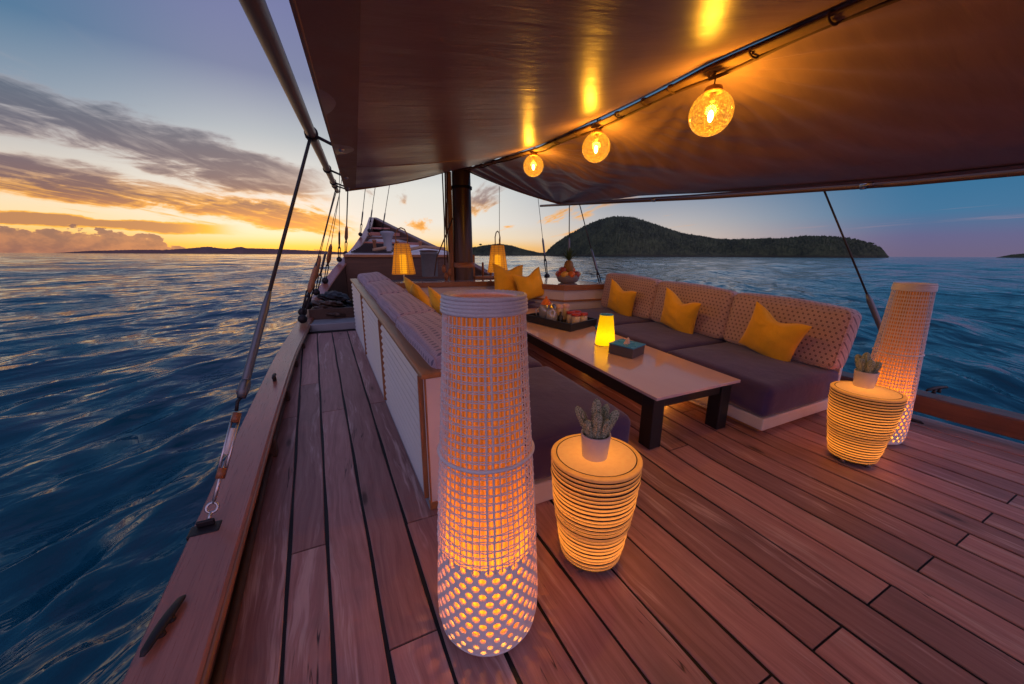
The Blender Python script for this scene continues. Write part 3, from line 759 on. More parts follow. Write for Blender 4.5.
# ------------------------------------------------------------------ canopy
RID = np.array([(1.77, -2.5, 2.31), (2.02, .89, 2.49), (2.04, 1.23, 2.51), (2.08, 1.74, 2.55), (2.16, 2.75, 2.59), (2.24, 3.9, 2.67), (2.44, 6.5, 3.0), (2.46, 7.4, 3.13)])
PE = np.array([(-.27, -2.5, 1.90), (-.02, 1.28, 2.15), (.34, 6.95, 2.53)])
SE = np.array([(4.2, -2.5, 1.95), (4.24, 1.49, 2.11), (4.30, 3.39, 2.25), (4.41, 6.75, 2.54)])
def seg(Pt, t, a0=-2.5):
    y = -2.5+t*(Pt[-1, 1]+2.5); return np.array([np.interp(y, Pt[:, 1], Pt[:, 0]), y, np.interp(y, Pt[:, 1], Pt[:, 2])])
ties = [1.75, 2.79, 4.08]
def cpanel(E_, sgn):
    nu, nv = 330, 150; G = np.zeros((nu, nv, 3))
    for i in range(nu):
        t = i/(nu-1); a = seg(RID, t); b = seg(E_, t)
        a = a+np.array([0, 0, .022])
        for j in range(nv):
            v = j/(nv-1); p = a*(1-v)+b*v
            L = abs(p[0]-a[0]); z = -.05*math.sin(math.pi*v)
            if sgn > 0:
                # tension wrinkles fanning out from the lashings on the ridge and from the fore corner
                for k, ty in enumerate(ties):
                    dyy = p[1]-ty; r_ = math.hypot(L, dyy)
                    if r_ < 1.7:
                        th = math.atan2(dyy, L)
                        z += .020*min(1, r_*2)*math.exp(-r_*1.5)*math.sin(th*27+k*2+1.2*math.sin(r_*4))
                c = np.array([4.5, 7.0]); dx_, dy_ = c[0]-p[0], c[1]-p[1]; th = math.atan2(dx_, dy_); r_ = math.hypot(dx_, dy_)
                z += .042*math.exp(-((r_-2.2)/1.7)**2)*math.sin(th*26)*min(1, r_)*(.3+.7*v)
                # long drapes running down to the edge
                z += .024*math.sin((p[1]*2.4+v*3.4)*2.1+1.7*math.sin(p[1]*1.3))**3*math.sin(math.pi*min(1, v*1.02))*math.exp(-((p[1]-3.6)/1.9)**2)
            else:
                z += .004*math.sin(p[1]*5+2*math.sin(v*3))+.006*math.sin(v*9+p[1]*.7)
                z += -.018*math.exp(-((p[1]-4.6)/.015)**2)*0
            G[i, j] = p+np.array([0, 0, z])
    return G
ce = empty('awning', (2., 0, 2.4)); tag(ce, 'dark glossy fabric awning stretched over the whole seating area', 'awning')
def off(G): return G-np.array([2., 0, 2.4])
MB().grid(off(cpanel(PE, -1))).build('port_panel', 'canopy', ce)
MB().grid(off(cpanel(SE, 1)), True).build('starboard_panel', 'canopy', ce)
def line(E_, k=30, dz=0, dx_=0): return [seg(E_, t)-np.array([2.-dx_, 0, 2.4-dz]) for t in np.linspace(0, 1, k)]
# hem strips: a folded band a hand wide with a bolt rope
def strip(E_, sgn, wd):
    G = []
    for t in np.linspace(0, 1, 60):
        b = seg(E_, t); a = seg(RID, t)+np.array([0, 0, .045]); u = (a-b)/np.linalg.norm(a-b)
        G.append([tuple(b+u*(-.01)-np.array([2, 0, 2.406])), tuple(b+u*wd-np.array([2, 0, 2.4+.012+.05*math.sin(math.pi*wd/np.linalg.norm(a-b))]))])
    return MB().grid(G, sgn > 0)
strip(PE, -1, .17).build('hem_strip', 'hem', ce); strip(SE, 1, .10).build('hem_strip', 'hem', ce)
fr = []
MB().tube(line(PE), .009, 8).build('bolt_rope', 'hem', ce)
pk = seg(RID, 1)+np.array([0, 0, .045])-np.array([2, 0, 2.4])
for E_ in (PE, SE):
    q = seg(E_, 1)-np.array([2, 0, 2.4]); pts = [q*(1-t)+pk*t+np.array([0, 0, -.05*math.sin(math.pi*t)-.012]) for t in np.linspace(0, 1, 24)]
    MB().tube(pts, .019, 10).build('front_hem', 'hem', ce)
    G = [[tuple(p+np.array([0, -.0, .0])), tuple(p+np.array([0, -.09, .004]))] for p in pts]
    MB().grid(G).build('front_band', 'hem', ce)
# cross seams welded on the underside
for yy in (4.3, 1.0):
    t = (yy+2.5)/(PE[-1, 1]+2.5); a = seg(RID, (yy+2.5)/(RID[-1, 1]+2.5)); b = seg(PE, t)
    pts = [a*(1-v)+b*v-np.array([2, 0, 2.4-.037*(1-v)+.05*math.sin(math.pi*v)+.006]) for v in np.linspace(0, 1, 40)]
    MB().tube(pts, .004, 6).build('seam', 'canopy', ce)

def boom(pts, r, label, lashes=()):
    p0 = np.array(pts[0], float); e = empty('awning_boom', tuple(p0)); tag(e, label, 'boom')
    P = np.array(pts, float)-p0; MB().tube(P, r, 18).build('spar_tube', 'spar', e)
    return e, p0
e1, p0 = boom([(-.36, -2.5, 1.98), (-.136, 1.53, 2.25), (-.06, 2.9, 2.34), (.14, 6.3, 2.56), (.25, 8.1, 2.66)], .036, 'bronze coloured metal boom running outside the port edge of the awning')
def pb(y): return np.array([np.interp(y, [-2.5, 1.53, 2.9, 6.3, 8.1], [-.36, -.136, -.06, .14, .25]), y, np.interp(y, [-2.5, 1.53, 2.9, 6.3, 8.1], [1.98, 2.25, 2.34, 2.56, 2.66])])
for y in (3.35, 5.2, 6.6, 7.1):
    q = pb(y)-p0; t = (y+2.5)/(PE[-1, 1]+2.5); b = seg(PE, min(1, t))-p0
    c = MB().tube([q+np.array([0, -.035, 0]), q+np.array([0, .035, 0])], .047, 14).build('clamp', 'iron', e1)
    MB().tube([q, b+np.array([.05, 0, .0])], .012, 8).build('bracket_arm', 'iron', e1)
    MB().ball(b+np.array([.05, 0, 0]), .022, 8).build('shackle_end', 'steel', e1)
e2, p0s = boom([(4.28, -2.5, 1.93), (4.32, 1.49, 2.09), (4.38, 3.39, 2.225), (4.46, 6.75, 2.52), (4.47, 7.7, 2.60)], .024, 'thin brown boom holding the starboard edge of the awning')
for y in (1.75, 4.2):
    q = np.array([4.30+.02*(y-1.5), y, np.interp(y, [1.49, 3.39, 6.75], [2.09, 2.225, 2.52])])-p0s
    MB().tube([q+np.array([-.0, -.02, 0]), q+np.array([-.0, .02, 0])], .032, 10).build('clamp', 'steel', e2)
    MB().tube([q+np.array([-.05, 0, -.01]), q+np.array([-.07, -.09, .0])], .012, 8).build('pelican_hook', 'steel', e2)
rb = empty('ridge_boom', tuple(RID[0])); tag(rb, 'canvas sleeved ridge boom under the awning peak with dark cords lashed along it', 'boom')
L0 = RID-RID[0]
tt = np.linspace(0, 1, 90); RP = np.array([seg(RID, t) for t in tt])-RID[0]
for i in range(3): RP[1:-1] = (RP[:-2]+RP[1:-1]*2+RP[2:])/4
MB().grid([[tuple(p+np.array([-.034, 0, -.010])), tuple(p+np.array([-.018, 0, -.024])), tuple(p+np.array([.018, 0, -.024])), tuple(p+np.array([.034, 0, -.010])), tuple(p+np.array([.02, 0, .0])), tuple(p+np.array([-.02, 0, .0])), tuple(p+np.array([-.034, 0, -.010]))] for p in RP]).build('sleeve', 'lashing', rb)
MB().tube(RP+np.array([-.036, 0, -.012]), .007, 6).build('edge_cord', 'cord', rb)
MB().tube([p+np.array([.035+.008*math.sin(i*.9), 0, -.026+.008*math.sin(i*.63)]) for i, p in enumerate(RP)], .010, 6).build('edge_cord', 'cord', rb)
for y in (.7, 1.05, 1.4, 1.95, 2.2, 2.5, 3.1, 3.5, 4.4, 4.9, 5.5, 6.1):
    q = seg(RID, (y+2.5)/(RID[-1, 1]+2.5))-RID[0]+np.array([0, 0, -.008])
    MB().tube([q+np.array([.042*math.cos(a_), 0, -.004+.022*math.sin(a_)]) for a_ in np.linspace(0, 2*math.pi, 16, endpoint=False)], .006, 6, True).build('lashing', 'cord', rb)

# globe lamps
GR = .118
def globe_lamp():
    e = empty('globe_lamp', (0, 0, 0))
    MB().ball((0, 0, 0), GR, 26).build('glass_globe', 'globe', e)
    MB().lathe([(.048, -.012), (.05, .0), (.045, .016), (.012, .026), (.012, .03)], 20, (0, 0, GR), True, True).build('cap', 'teak', e)
    MB().lathe([(.018, 0), (.018, -.05), (.012, -.06)], 12, (0, 0, GR), False, True).build('lamp_socket', 'cord', e)
    MB().lathe([(.004, .03), (.012, .02), (.016, .0), (.013, -.022), (.004, -.034)], 14, (0, 0, -.012), True, True).build('light_bulb', 'filament', e)
    MB().tube([(0, 0, GR+.02), (.004, 0, GR+.05), (0, 0, GR+.10)], .004, 6).build('hanging_wire', 'cord', e)
    MB().tube([(-.06, 0, GR+.085), (-.045, .0, GR+.05), (-.02, 0, GR+.07), (-.0, 0, GR+.10)], .008, 6).build('lead_cord', 'cord', e)
    light('POINT', (0, 0, -.02), 1., (1, .46, .03), .035, e)
    return e
gl = globe_lamp()
glabs = ['largest and nearest crackled glass globe lamp hanging under the ridge boom', 'middle one of the three crackled glass globe lamps under the ridge boom', 'smallest and farthest crackled glass globe lamp close to the mast']
for i, (x, y, z) in enumerate([(2.075, 1.63, 2.305), (2.16, 2.79, 2.405), (2.26, 4.08, 2.52)]):
    g_ = gl if i == 0 else copy_tree(gl); g_.location = (x, y, z); tag(g_, glabs[i], 'hanging lamp', 'globe lamps under the awning ridge'); g_.rotation_euler = (0, 0, i*1.3)
for o in list(col.objects):
    if o.type == 'LIGHT' and o.parent is not None and o.parent.name.startswith('globe_lamp'): o.data.energy = 18.

# ------------------------------------------------------------------ rigging
def shroud(a, b, label, kind, r=.012, mat='wire'):
    """a foot on the rail, b top; wire with turnbuckle, toggle and deadeye plate"""
    a = np.array(a, float); b = np.array(b, float); d_ = b-a; L = np.linalg.norm(d_); u = d_/L
    e = empty('shroud', tuple(a)); tag(e, label, 'shroud', 'shrouds rising from the rails')
    o_ = np.array([0, 0, 0.])
    s1 = np.cross(u, [0, 1, 0]); s1 /= np.linalg.norm(s1)
    if kind == 'near':
        MB().tube([u*1.2, u*L], r*.62, 8).build('wire', mat, e)
        MB().tube([u*.70, u*.72, u*1.16, u*1.25, u*1.29], [.014, .021, .021, .015, .008], 16).build('wire_cover', 'gunmetal', e)
        MB().tube([u*.62, u*.66, u*.70, u*.72], [.020, .027, .027, .022], 12).build('toggle', 'gunmetal', e)
        MB().box(-.03, .012, -.014, .014, -.012, .012).build('toggle_tab', 'gunmetal', e, loc=tuple(u*.66), bevel=.004)
        MB().tube([u*.55+s1*.006, u*.60+s1*.012, u*.64-s1*.006], .009, 8).build('pin_link', 'iron', e)
        for s_ in (-1, 1): MB().tube([u*.22+s1*.015*s_, u*.53+s1*.015*s_], .0065, 8).build('turnbuckle_side', 'steel', e)
        MB().tube([u*.33, u*.46], .013, 10).build('label_sleeve', 'white', e)
        for q in (.215, .49): MB().tube([u*q, u*(q+.05)], .020, 12).build('turnbuckle_end', 'capside', e)
        MB().tube([u*.10, u*.30], .008, 8).build('threaded_rod', 'steel', e)
        ring = [u*.085+(u*math.cos(t)+s1*math.sin(t))*.022 for t in np.linspace(0, 2*math.pi, 18, endpoint=False)]
        MB().tube(ring, .007, 8, True).build('shackle_ring', 'steel', e)
        MB().tube([u*.02, u*.065], .008, 8).build('eye_bolt', 'steel', e)
        pl = MB(); pl.box(-.062, .058, -.058, .022, -.014, .010); pl.box(-.036, .034, -.008, .008, .010, .040)
        pl.build('pad_eye', 'iron', e, bevel=.006)
    else:
        MB().tube([u*.9, u*L], r*.5, 6).build('wire', mat, e)
        MB().tube([u*.50, u*.6, u*.9, u*.97], [.026, .048, .036, .014] if kind == 'wood' else [.018, .024, .024, .012], 10).build('wire_cover', 'teakz' if kind == 'wood' else 'gunmetal', e)
        for s_ in (-1, 1): MB().tube([u*.1+s1*.016*s_, u*.42+s1*.026*s_, u*.52], .012, 6).build('turnbuckle_side', 'iron', e)
        MB().ball(u*.45, .03, 8).build('toggle', 'iron', e)
        MB().ball(u*.05, .07, 10, (1, 1, 1)).build('deadeye', 'iron', e)
    return e
shroud((-.645, 1.95, .245), pb(3.35), 'nearest black shroud with a grey turnbuckle bolted to the port cap rail', 'near', .018)
shroud((-.50, 6.6, .45), pb(7.5), 'first of the far port shrouds with a long brown wooden wire cover', 'wood')
shroud((-.45, 7.5, .55), pb(7.6), 'second far port shroud, slimmer, with a chain like turnbuckle', 'wood')
shroud((-.34, 8.7, .68), (.30, 8.0, 2.66), 'third far port shroud just left of the awning corner', 'metal')
shroud((-.52, 7.05, .50), pb(7.9), 'short port shroud between the two wooden covered ones', 'metal', .014)
shroud((-.16, 9.6, .86), (.38, 8.6, 3.0), 'port shroud with dark turnbuckle where the rail begins to climb', 'wood', .014)
shroud((.22, 11.0, 1.33), (.40, 9.0, 3.6), 'fourth port shroud rising from the bend of the rail', 'metal')
shroud((.42, 11.8, 1.48), (.70, 9.6, 4.4), 'stout post like shroud where the port rail steps up to the bow', 'wood', .03)
for k, (ax, ay, az_, bx) in enumerate([(1.05, 14.5, 2.15, 376), (1.45, 15.5, 2.35, 389), (1.9, 15.5, 2.25, 399)]):
    pos = ['left', 'middle', 'right'][k]
    shroud((ax, ay, az_), (ax+.5, ay-2.5, 5.6), pos+' one of three thin stays going up from the bow behind the awning front edge', 'metal', .022)
shroud((4.7, 7.7, .95), (4.6, 8.1, 3.0), 'thin far starboard shroud left of the fruit bowl', 'metal')
shroud((4.68, 6.75, .9), (4.62, 6.8, 3.2), 'starboard shroud directly behind the pineapple', 'metal', .02)
shroud((4.66, 5.55, .75), (4.60, 6.4, 2.54), 'slanting starboard shroud right of the fruit bowl', 'metal', .02)
shroud((4.80, 1.30, .28), (4.34, 2.07, 2.13), 'long dark stay slanting behind the right end of the starboard sofa', 'metal', .018)
hl = empty('hanging_line', (3.1, 6.95, 1.2)); tag(hl, 'thin vertical cord hanging from the awning to the right shelf lantern', 'cord')
MB().tube([(0, 0, .35), (0, 0, 1.6)], .005, 6).build('cord', 'cord', hl); MB().tube([(0, 0, .3), (0, 0, .62)], .012, 8).build('hook', 'iron', hl)

# ------------------------------------------------------------------ upholstery
def rounded(dx_, dy_, dz_, r, puff, n_=22, seed=0, wob=.004, crown=1.):
    key = {}; V = []; Fc = []
    h = np.array([dx_, dy_, dz_])/2
    rs = np.random.RandomState(seed); ph = rs.rand(6)*6.28
    def vid(p):
        k_ = tuple(np.round(p, 5))
        if k_ in key: return key[k_]
        key[k_] = len(V); V.append(p); return key[k_]
    def rem(t): return math.sin(t*math.pi/2)
    for ax in range(3):
        for sg in (-1, 1):
            o1, o2 = [(1, 2), (2, 0), (0, 1)][ax]
            for i in range(n_):
                for j in range(n_):
                    q = []
                    for (a_, b_) in ((i, j), (i+1, j), (i+1, j+1), (i, j+1)):
                        p = np.zeros(3); p[ax] = sg; p[o1] = rem(-1+2*a_/n_); p[o2] = rem(-1+2*b_/n_); q.append(vid(p))
                    Fc.append(tuple(q) if sg > 0 else tuple(q[::-1]))
    out = []
    for p in V:
        u, v_, w_ = p; x = p*h; c = np.clip(x, -(h-r), h-r); d_ = x-c; L = np.linalg.norm(d_)
        if L > 0:
            m_ = np.max(np.abs(d_))
            x = c+d_/L*min(r, m_ if False else r)
        bul = puff*(1-u*u)*(1-v_*v_)*(crown if w_ > 0 else .3)*w_
        x = x+np.array([puff*.35*u*(1-v_*v_)*(1-w_*w_), puff*.35*v_*(1-u*u)*(1-w_*w_), bul])
        x[2] += wob*math.sin(u*4+ph[0]+v_*2)*math.sin(v_*5+ph[1])*(1 if w_ > 0 else .2)
        x[0] += wob*.5*math.sin(v_*7+ph[2]+w_*2); x[1] += wob*.5*math.sin(u*7+ph[3])
        out.append(x)
    mb = MB(); mb.add(out, Fc); return mb
def cushion(name, loc, dims, mat, label, group, seed=0, r=.045, puff=.03, rot=(0, 0, 0), pipe='top', pm=None):
    e = empty(name, loc); e.rotation_euler = rot; tag(e, label, 'cushion', group)
    rounded(*dims, r, puff, seed=seed).build('cover', mat, e)
    hx, hy, hz = dims[0]/2-r*.42, dims[1]/2-r*.42, dims[2]/2
    ring = []
    if pipe == 'top':
        zt = hz-r*.30; m_ = r
        for (sx, sy) in ((1, 1), (-1, 1), (-1, -1), (1, -1)):
            for t in np.linspace(0, 1, 5):
                a_ = {(1, 1): 0, (-1, 1): 90, (-1, -1): 180, (1, -1): 270}[(sx, sy)]+90*t
                ring.append((sx*(hx-m_)+m_*math.cos(R(a_)), sy*(hy-m_)+m_*math.sin(R(a_)), zt))
        full = []
        for i in range(len(ring)):
            p, q = np.array(ring[i]), np.array(ring[(i+1) % len(ring)])
            k_ = 10 if np.linalg.norm(p-q) > .15 else 1
            for t in range(k_): full.append(p+(q-p)*t/k_)
        MB().tube(full, .0065, 6, True).build('piping', pm or mat, e)
    else:  # seams on the sides of an upright cushion
        for sx in (-1, 1):
            full = []
            for a_ in range(0, 360, 15):
                cy = (dims[1]/2-r)*(1 if math.cos(R(a_)) > 0 else -1); cz = (hz-r)*(1 if math.sin(R(a_)) > 0 else -1)
                full.append((sx*(dims[0]/2-r*.33), cy+r*.78*math.cos(R(a_)), cz+r*.78*math.sin(R(a_))))
            MB().tube(full, .0055, 6, True).build('piping', pm or mat, e)
    return e
def pillow(loc, size, rot, label, seed, group='mustard throw pillows', t=.105):
    """local x = width, z = height, y = thickness"""
    n_ = 34; rs = np.random.RandomState(seed); V = {}; mb = MB(); s_ = size/2
    chop = .15+.05*rs.rand(); off_ = (rs.rand()-.5)*.2
    for side in (1, -1):
        G = np.zeros((n_+1, n_+1, 3))
        for i in range(n_+1):
            for j in range(n_+1):
                u = math.sin((-1+2*i/n_)*math.pi/2); v = math.sin((-1+2*j/n_)*math.pi/2)
                x = s_*u*(1-.09*(1-v*v)); z = s_*v*(1-.07*(1-u*u))
                th = t*((1-u*u)*(1-v*v))**.42*(1-.35*max(0, v)*math.exp(-((u-off_)/.3)**2))
                z -= chop*size*math.exp(-((u-off_)/.5)**2)*max(0, v)**1.7
                cr = .006*math.sin(9*math.atan2(v-.75, u-off_))*math.exp(-((v-.5)**2+(u-off_)**2)*2)
                th += (.004*math.sin(u*6+v*3+seed)+.003*math.sin(v*9-u*4+seed*2)+cr)*((1-u*u)*(1-v*v))**.5
                G[i, j] = (x, side*th, z)
        mb.grid(G, side > 0)
    e = empty('throw_pillow', loc); e.rotation_euler = rot; tag(e, label, 'pillow', group)
    mb.build('pillow_cover', 'mustard', e)
    rim = []
    for k in range(4*n_):
        q = k // n_; f = (k % n_)/n_*2-1; f = math.sin(f*math.pi/2)
        u, v = [(f, -1), (1, f), (-f, 1), (-1, -f)][q]
        x = s_*u*(1-.09*(1-v*v)); z = s_*v*(1-.07*(1-u*u))-chop*size*math.exp(-((u-off_)/.5)**2)*max(0, v)**1.7
        rim.append((x, 0, z))
    MB().tube(rim, .004, 5, True).build('seam', 'mustard', e)
    return e

tilt = math.atan(K)
# --- starboard sofa
sf = empty('sofa_base', (3.15, 1.62, 0)); tag(sf, 'low white starboard sofa plinth on a timber foot under the dotted cushions', 'sofa')
def sbox(mb, x0, x1, y0, y1, z0, z1, oz): # sheared box in sofa local coordinates
    v = [(x, y, z+S(y+oz)) for x in (x0, x1) for y in (y0, y1) for z in (z0, z1)]
    return mb.add(v, [(0,1,3,2),(4,6,7,5),(0,4,5,1),(2,3,7,6),(0,2,6,4),(1,5,7,3)], False)
sbox(MB(), .06, 1.12, .06, 4.6, 0, .05, 1.62).build('foot', 'teak', sf, bevel=.006)
sbox(MB(), 0, 1.17, 0, 4.65, .045, .155, 1.62).build('plinth', 'white', sf, bevel=.012)
sbox(MB(), 1.13, 1.18, 0, 3.3, .155, .80, 1.62).build('back_board', 'white', sf, bevel=.01)
names = ['nearest', 'middle', 'farthest']
for i in range(3):
    y0 = 1.60+i*1.12; yc = y0+.555; 
    cushion('seat_cushion', (3.70, yc, .155+.145+S(yc)), (1.13, 1.115, .29), 'seat', names[i]+' dark purple grey seat cushion of the starboard sofa', 'starboard seat cushions', i+1, .065, .034, rot=(tilt if y0 > 1.5 else 0, 0, 0))
    cushion('back_cushion', (4.22, yc-.02, .43+.29+S(yc)+.012), (.25, 1.125, .58), 'backR', names[i]+' dotted pink grey back cushion of the starboard sofa', 'starboard back cushions', i+7, .075, .028, rot=(tilt, R(7), 0), pipe='side')
pr_lab = ['mustard throw pillow on the nearest starboard seat, biggest on the right', 'mustard throw pillow leaning on the middle of the starboard sofa', 'mustard throw pillow at the far end of the starboard sofa']
for i, (x, y, s_, rz, ry) in enumerate([(3.92, 2.08, .52, 96, 0), (3.92, 3.20, .52, 93, 0), (3.94, 4.28, .50, 98, 0)]):
    pillow((x, y, .455+S(y)+s_*.46), s_, (R(-14), R([-20, -17, -19][i]), R(rz)), pr_lab[i], i+3)

# --- fore seat and shelf
fs = empty('fore_bench', (1.9, 6.5, S(6.5))); tag(fs, 'fore bench wall with white shelf top and teak nosing behind the far seats', 'bench')
top = [(-1.45, .06), (.92, -.10), (1.52, -1.45), (2.5, -1.52), (2.6, .55), (-1.45, .55)]
def slab(poly, z0, z1):
    k = len(poly); v = [(x, y, z0) for x, y in poly]+[(x, y, z1) for x, y in poly]
    return MB().add(v, [tuple(range(k))[::-1], tuple(range(k, 2*k))]+[(i, (i+1) % k, (i+1) % k+k, i+k) for i in range(k)], False)
zs = .735
slab(top, zs-.03, zs).build('shelf_top', 'top', fs)
def edgebox(poly, d0, d1, z0, z1, mat, nm):
    P = [np.array(p) for p in poly]; mb = MB(); L = []
    for i, p in enumerate(P):
        ns = []
        for a_, b_ in ((i-1, i), (i, i+1)):
            if 0 <= a_ and b_ < len(P):
                t = P[b_]-P[a_]; t /= np.linalg.norm(t); ns.append(np.array([t[1], -t[0]]))
        m_ = sum(ns); m_ /= np.linalg.norm(m_); m_ /= max(.5, m_@ns[0]); L.append((p+m_*d0, p+m_*d1))
    for (a0, a1), (b0, b1) in zip(L[:-1], L[1:]):
        v = [(*q, z) for z in (z0, z1) for q in (a0, a1, b1, b0)]
        mb.add(v, [(0,1,2,3),(7,6,5,4),(0,4,5,1),(1,5,6,2),(2,6,7,3),(3,7,4,0)], False)
    return mb.build(nm, mat, fs)
front = top[:4]
edgebox(front, -.02, .03, zs-.075, zs+.012, 'teakx', 'nosing')
edgebox(front, -.06, -.005, .12, zs-.075, 'offwhite', 'front_panel')
edgebox(front, -.01, .02, .47, .50, 'teak', 'ledge')
cushion('seat_cushion', (2.1, 5.95, .34+S(5.9)), (2.1, .95, .29), 'seat', 'long dark blue grey seat cushion across the fore bench', 'fore seat cushions', 31, .05, .02)
cushion('seat_cushion', (3.33, 5.48, .32+S(5.4)), (.75, .70, .285), 'seat', 'corner seat cushion where the fore bench meets the starboard sofa', 'fore seat cushions', 32, .05, .02)
fb = empty('fore_plinth', (2.0, 5.6, S(5.6))); tag(fb, 'white plinth under the fore seat cushions', 'sofa')
MB().box(-1.0, 1.85, 0, .85, 0, .16).build('plinth', 'white', fb, bevel=.01)
pillow((2.80, 5.88, 1.05), .60, (R(-12), R(3), R(2)), 'left mustard pillow of the pair on the fore bench below the right lantern', 21)
pillow((3.05, 5.55, 1.0), .50, (R(-12), R(-16), R(-10)), 'tilted right mustard pillow of the pair on the fore bench', 22)

# --- port sofa with louvred cabinet
pc = empty('port_sofa', (.40, 1.93, 0)); tag(pc, 'port sofa with a white louvred back cabinet and a pale timber cap', 'sofa')
def cb_(mb, x0, x1, y0, y1, z0, z1):
    v = [(x-.026*y, y, z+S(y+1.93)) for x in (x0, x1) for y in (y0, y1) for z in (z0, z1)]
    return mb.add(v, [(0,1,3,2),(4,6,7,5),(0,4,5,1),(2,3,7,6),(0,2,6,4),(1,5,7,3)], False)
LEN = 4.5
cb_(MB(), .02, .09, 0, LEN, 0, .82).build('back_wall', 'offwhite', pc)
cb_(MB(), -.005, .095, -.031, -.001, .05, .82).build('end_panel', 'offwhite', pc, bevel=.004)
cb_(MB(), -.010, .10, -.036, 0, .0, .05).build('end_foot', 'teak', pc, bevel=.004)
cb_(MB(), -.012, .022, -.03, LEN, 0, .035).build('base_rail', 'grey', pc, bevel=.004)
cb_(MB(), -.025, .125, -.045, LEN+.02, .822, .85).build('cap', 'teak', pc, bevel=.008)
cb_(MB(), -.006, .004, -.034, -.022, .05, .82).build('corner_trim', 'teakz', pc, bevel=.003)
for i in range(3):
    y0 = i*1.5+.03; y1 = y0+1.42
    d_ = MB()
    cb_(MB(), -.024, .018, y0, y0+.02, .04, .815).build('door_stile', 'teakz', pc)
    k = 13
    for j in range(k):
        zb = .05+j*(.76/k); v = []
        for (x, z) in ((.006, zb), (.006, zb+.76/k-.001), (-.006, zb+.006), (-.004, zb+.004)):
            pass
        for y in (y0+.022, y1):
            v += [(.016-.026*y, y, zb+S(y+1.93)), (-.020-.026*y, y, zb+.004+S(y+1.93)), (-.020-.026*y, y, zb+.012+S(y+1.93)), (.010-.026*y, y, zb+.76/k+S(y+1.93))]
        d_.add(v, [(0, 1, 5, 4), (1, 2, 6, 5), (2, 3, 7, 6), (0, 3, 2, 1), (4, 5, 6, 7)], False)
    d_.build('louvre_door', 'white', pc)
sbox(MB(), .10, 1.30, -.25, .6, .0, .14, 1.93).build('plinth', 'white', pc, bevel=.01)
sbox(MB(), .10, 1.28, .6, LEN-.8, .0, .14, 1.93).build('plinth', 'white', pc, bevel=.01)
for i in range(4):
    y0 = 1.66+i*1.13; yc = y0+.56
    cushion('seat_cushion', (1.17-.02*i, yc, .145+.155+S(yc)), (1.12, 1.11, .31), 'seat', ['nearest', 'second', 'third', 'farthest'][i]+' dark purple grey seat cushion of the port sofa counted from the viewer', 'port seat cushions', i+41, .065, .034, rot=(tilt, 0, 0))
    x = .66-.02*i
    cushion('back_cushion', (x-.02, yc+.30, .46+.24+S(yc+.3)), (.36, 1.14, .48), 'backL', ['nearest', 'second', 'third', 'farthest'][i]+' purple grey lattice patterned back cushion along the port cabinet', 'port back cushions', i+51, .06, .02, rot=(tilt, R(-6), R(1.5)), pipe='side') if i < 4 else None
pillow((.98, 3.35, .46+S(3.4)+.30), .64, (R(26), R(8), R(-91)), 'nearer mustard pillow seen edge on against the port back cushions', 25)
pillow((.96, 4.55, .46+S(4.5)+.30), .62, (R(26), R(4), R(-91)), 'farther mustard pillow seen edge on against the port back cushions', 26)

# ------------------------------------------------------------------ coffee table
tb = empty('coffee_table', (2.07, 1.80, 0)); tb.rotation_euler = (0, 0, R(-.4)); tag(tb, 'long low table with a glossy pale top on a black frame', 'table')
TL = 3.35; TW = .97
def tbx(mb, x0, x1, y0, y1, z0, z1, leg=False):
    v = [(x, y, z+(S(y+1.8) if not (leg and z == z0) else S(y+1.8))) for x in (x0, x1) for y in (y0, y1) for z in (z0, z1)]
    return mb.add(v, [(0,1,3,2),(4,6,7,5),(0,4,5,1),(2,3,7,6),(0,2,6,4),(1,5,7,3)], False)
tbx(MB(), 0, TW, 0, TL, .435, .46).build('tabletop', 'top', tb, bevel=.004)
tbx(MB(), .045, .10, .06, TL-.06, .31, .433).build('apron', 'black', tb, bevel=.004)
tbx(MB(), TW-.10, TW-.045, .06, TL-.06, .31, .433).build('apron', 'black', tb, bevel=.004)
tbx(MB(), .10, TW-.10, .07, .12, .33, .432).build('end_apron', 'black', tb, bevel=.004)
tbx(MB(), .10, TW-.10, TL-.12, TL-.07, .33, .432).build('end_apron', 'black', tb, bevel=.004)
for x in (.03, TW-.15):
    for y in (.05, TL-.17): tbx(MB(), x, x+.12, y, y+.12, 0, .432, True).build('leg', 'black', tb, bevel=.006)
def TZ(y): return .462+S(y)
# tray and tea things
tr = empty('serving_tray', (2.68, 4.08, TZ(4.08)), R(-20)); tr.rotation_euler = (tilt, 0, R(20)); tr.scale = (1.25, 1.4, 1.1); tag(tr, 'black rectangular tray carrying the tea things on the table', 'tray')
MB().box(-.20, .28, -.27, .27, 0, .012).build('tray_floor', 'tray', tr, bevel=.003)
for (x0, x1, y0, y1) in ((-.20, .28, -.27, -.255), (-.20, .28, .255, .27), (-.20, -.185, -.255, .255), (.265, .28, -.255, .255)):
    MB().box(x0, x1, y0, y1, .012, .085).build('tray_rim', 'tray', tr, bevel=.003)
def ontray(lx, ly, dz=.014):
    m_ = Matrix.Translation(Vector(tr.location)) @ tr.rotation_euler.to_matrix().to_4x4(); return m_ @ Vector((lx*1.25, ly*1.4, dz))
tp = empty('glass_teapot', ontray(-.06, .11)); tag(tp, 'glass teapot with an orange lid standing on the tray', 'teapot')
MB().lathe([(.045, 0), (.062, .01), (.072, .05), (.074, .10), (.066, .15), (.052, .17)], 24, cap0=True).build('glass_body', 'glassy', tp)
MB().lathe([(.055, .17), (.05, .185), (.03, .215), (.012, .23), (.014, .245), (.0, .255)], 24).build('lid', 'orange', tp)
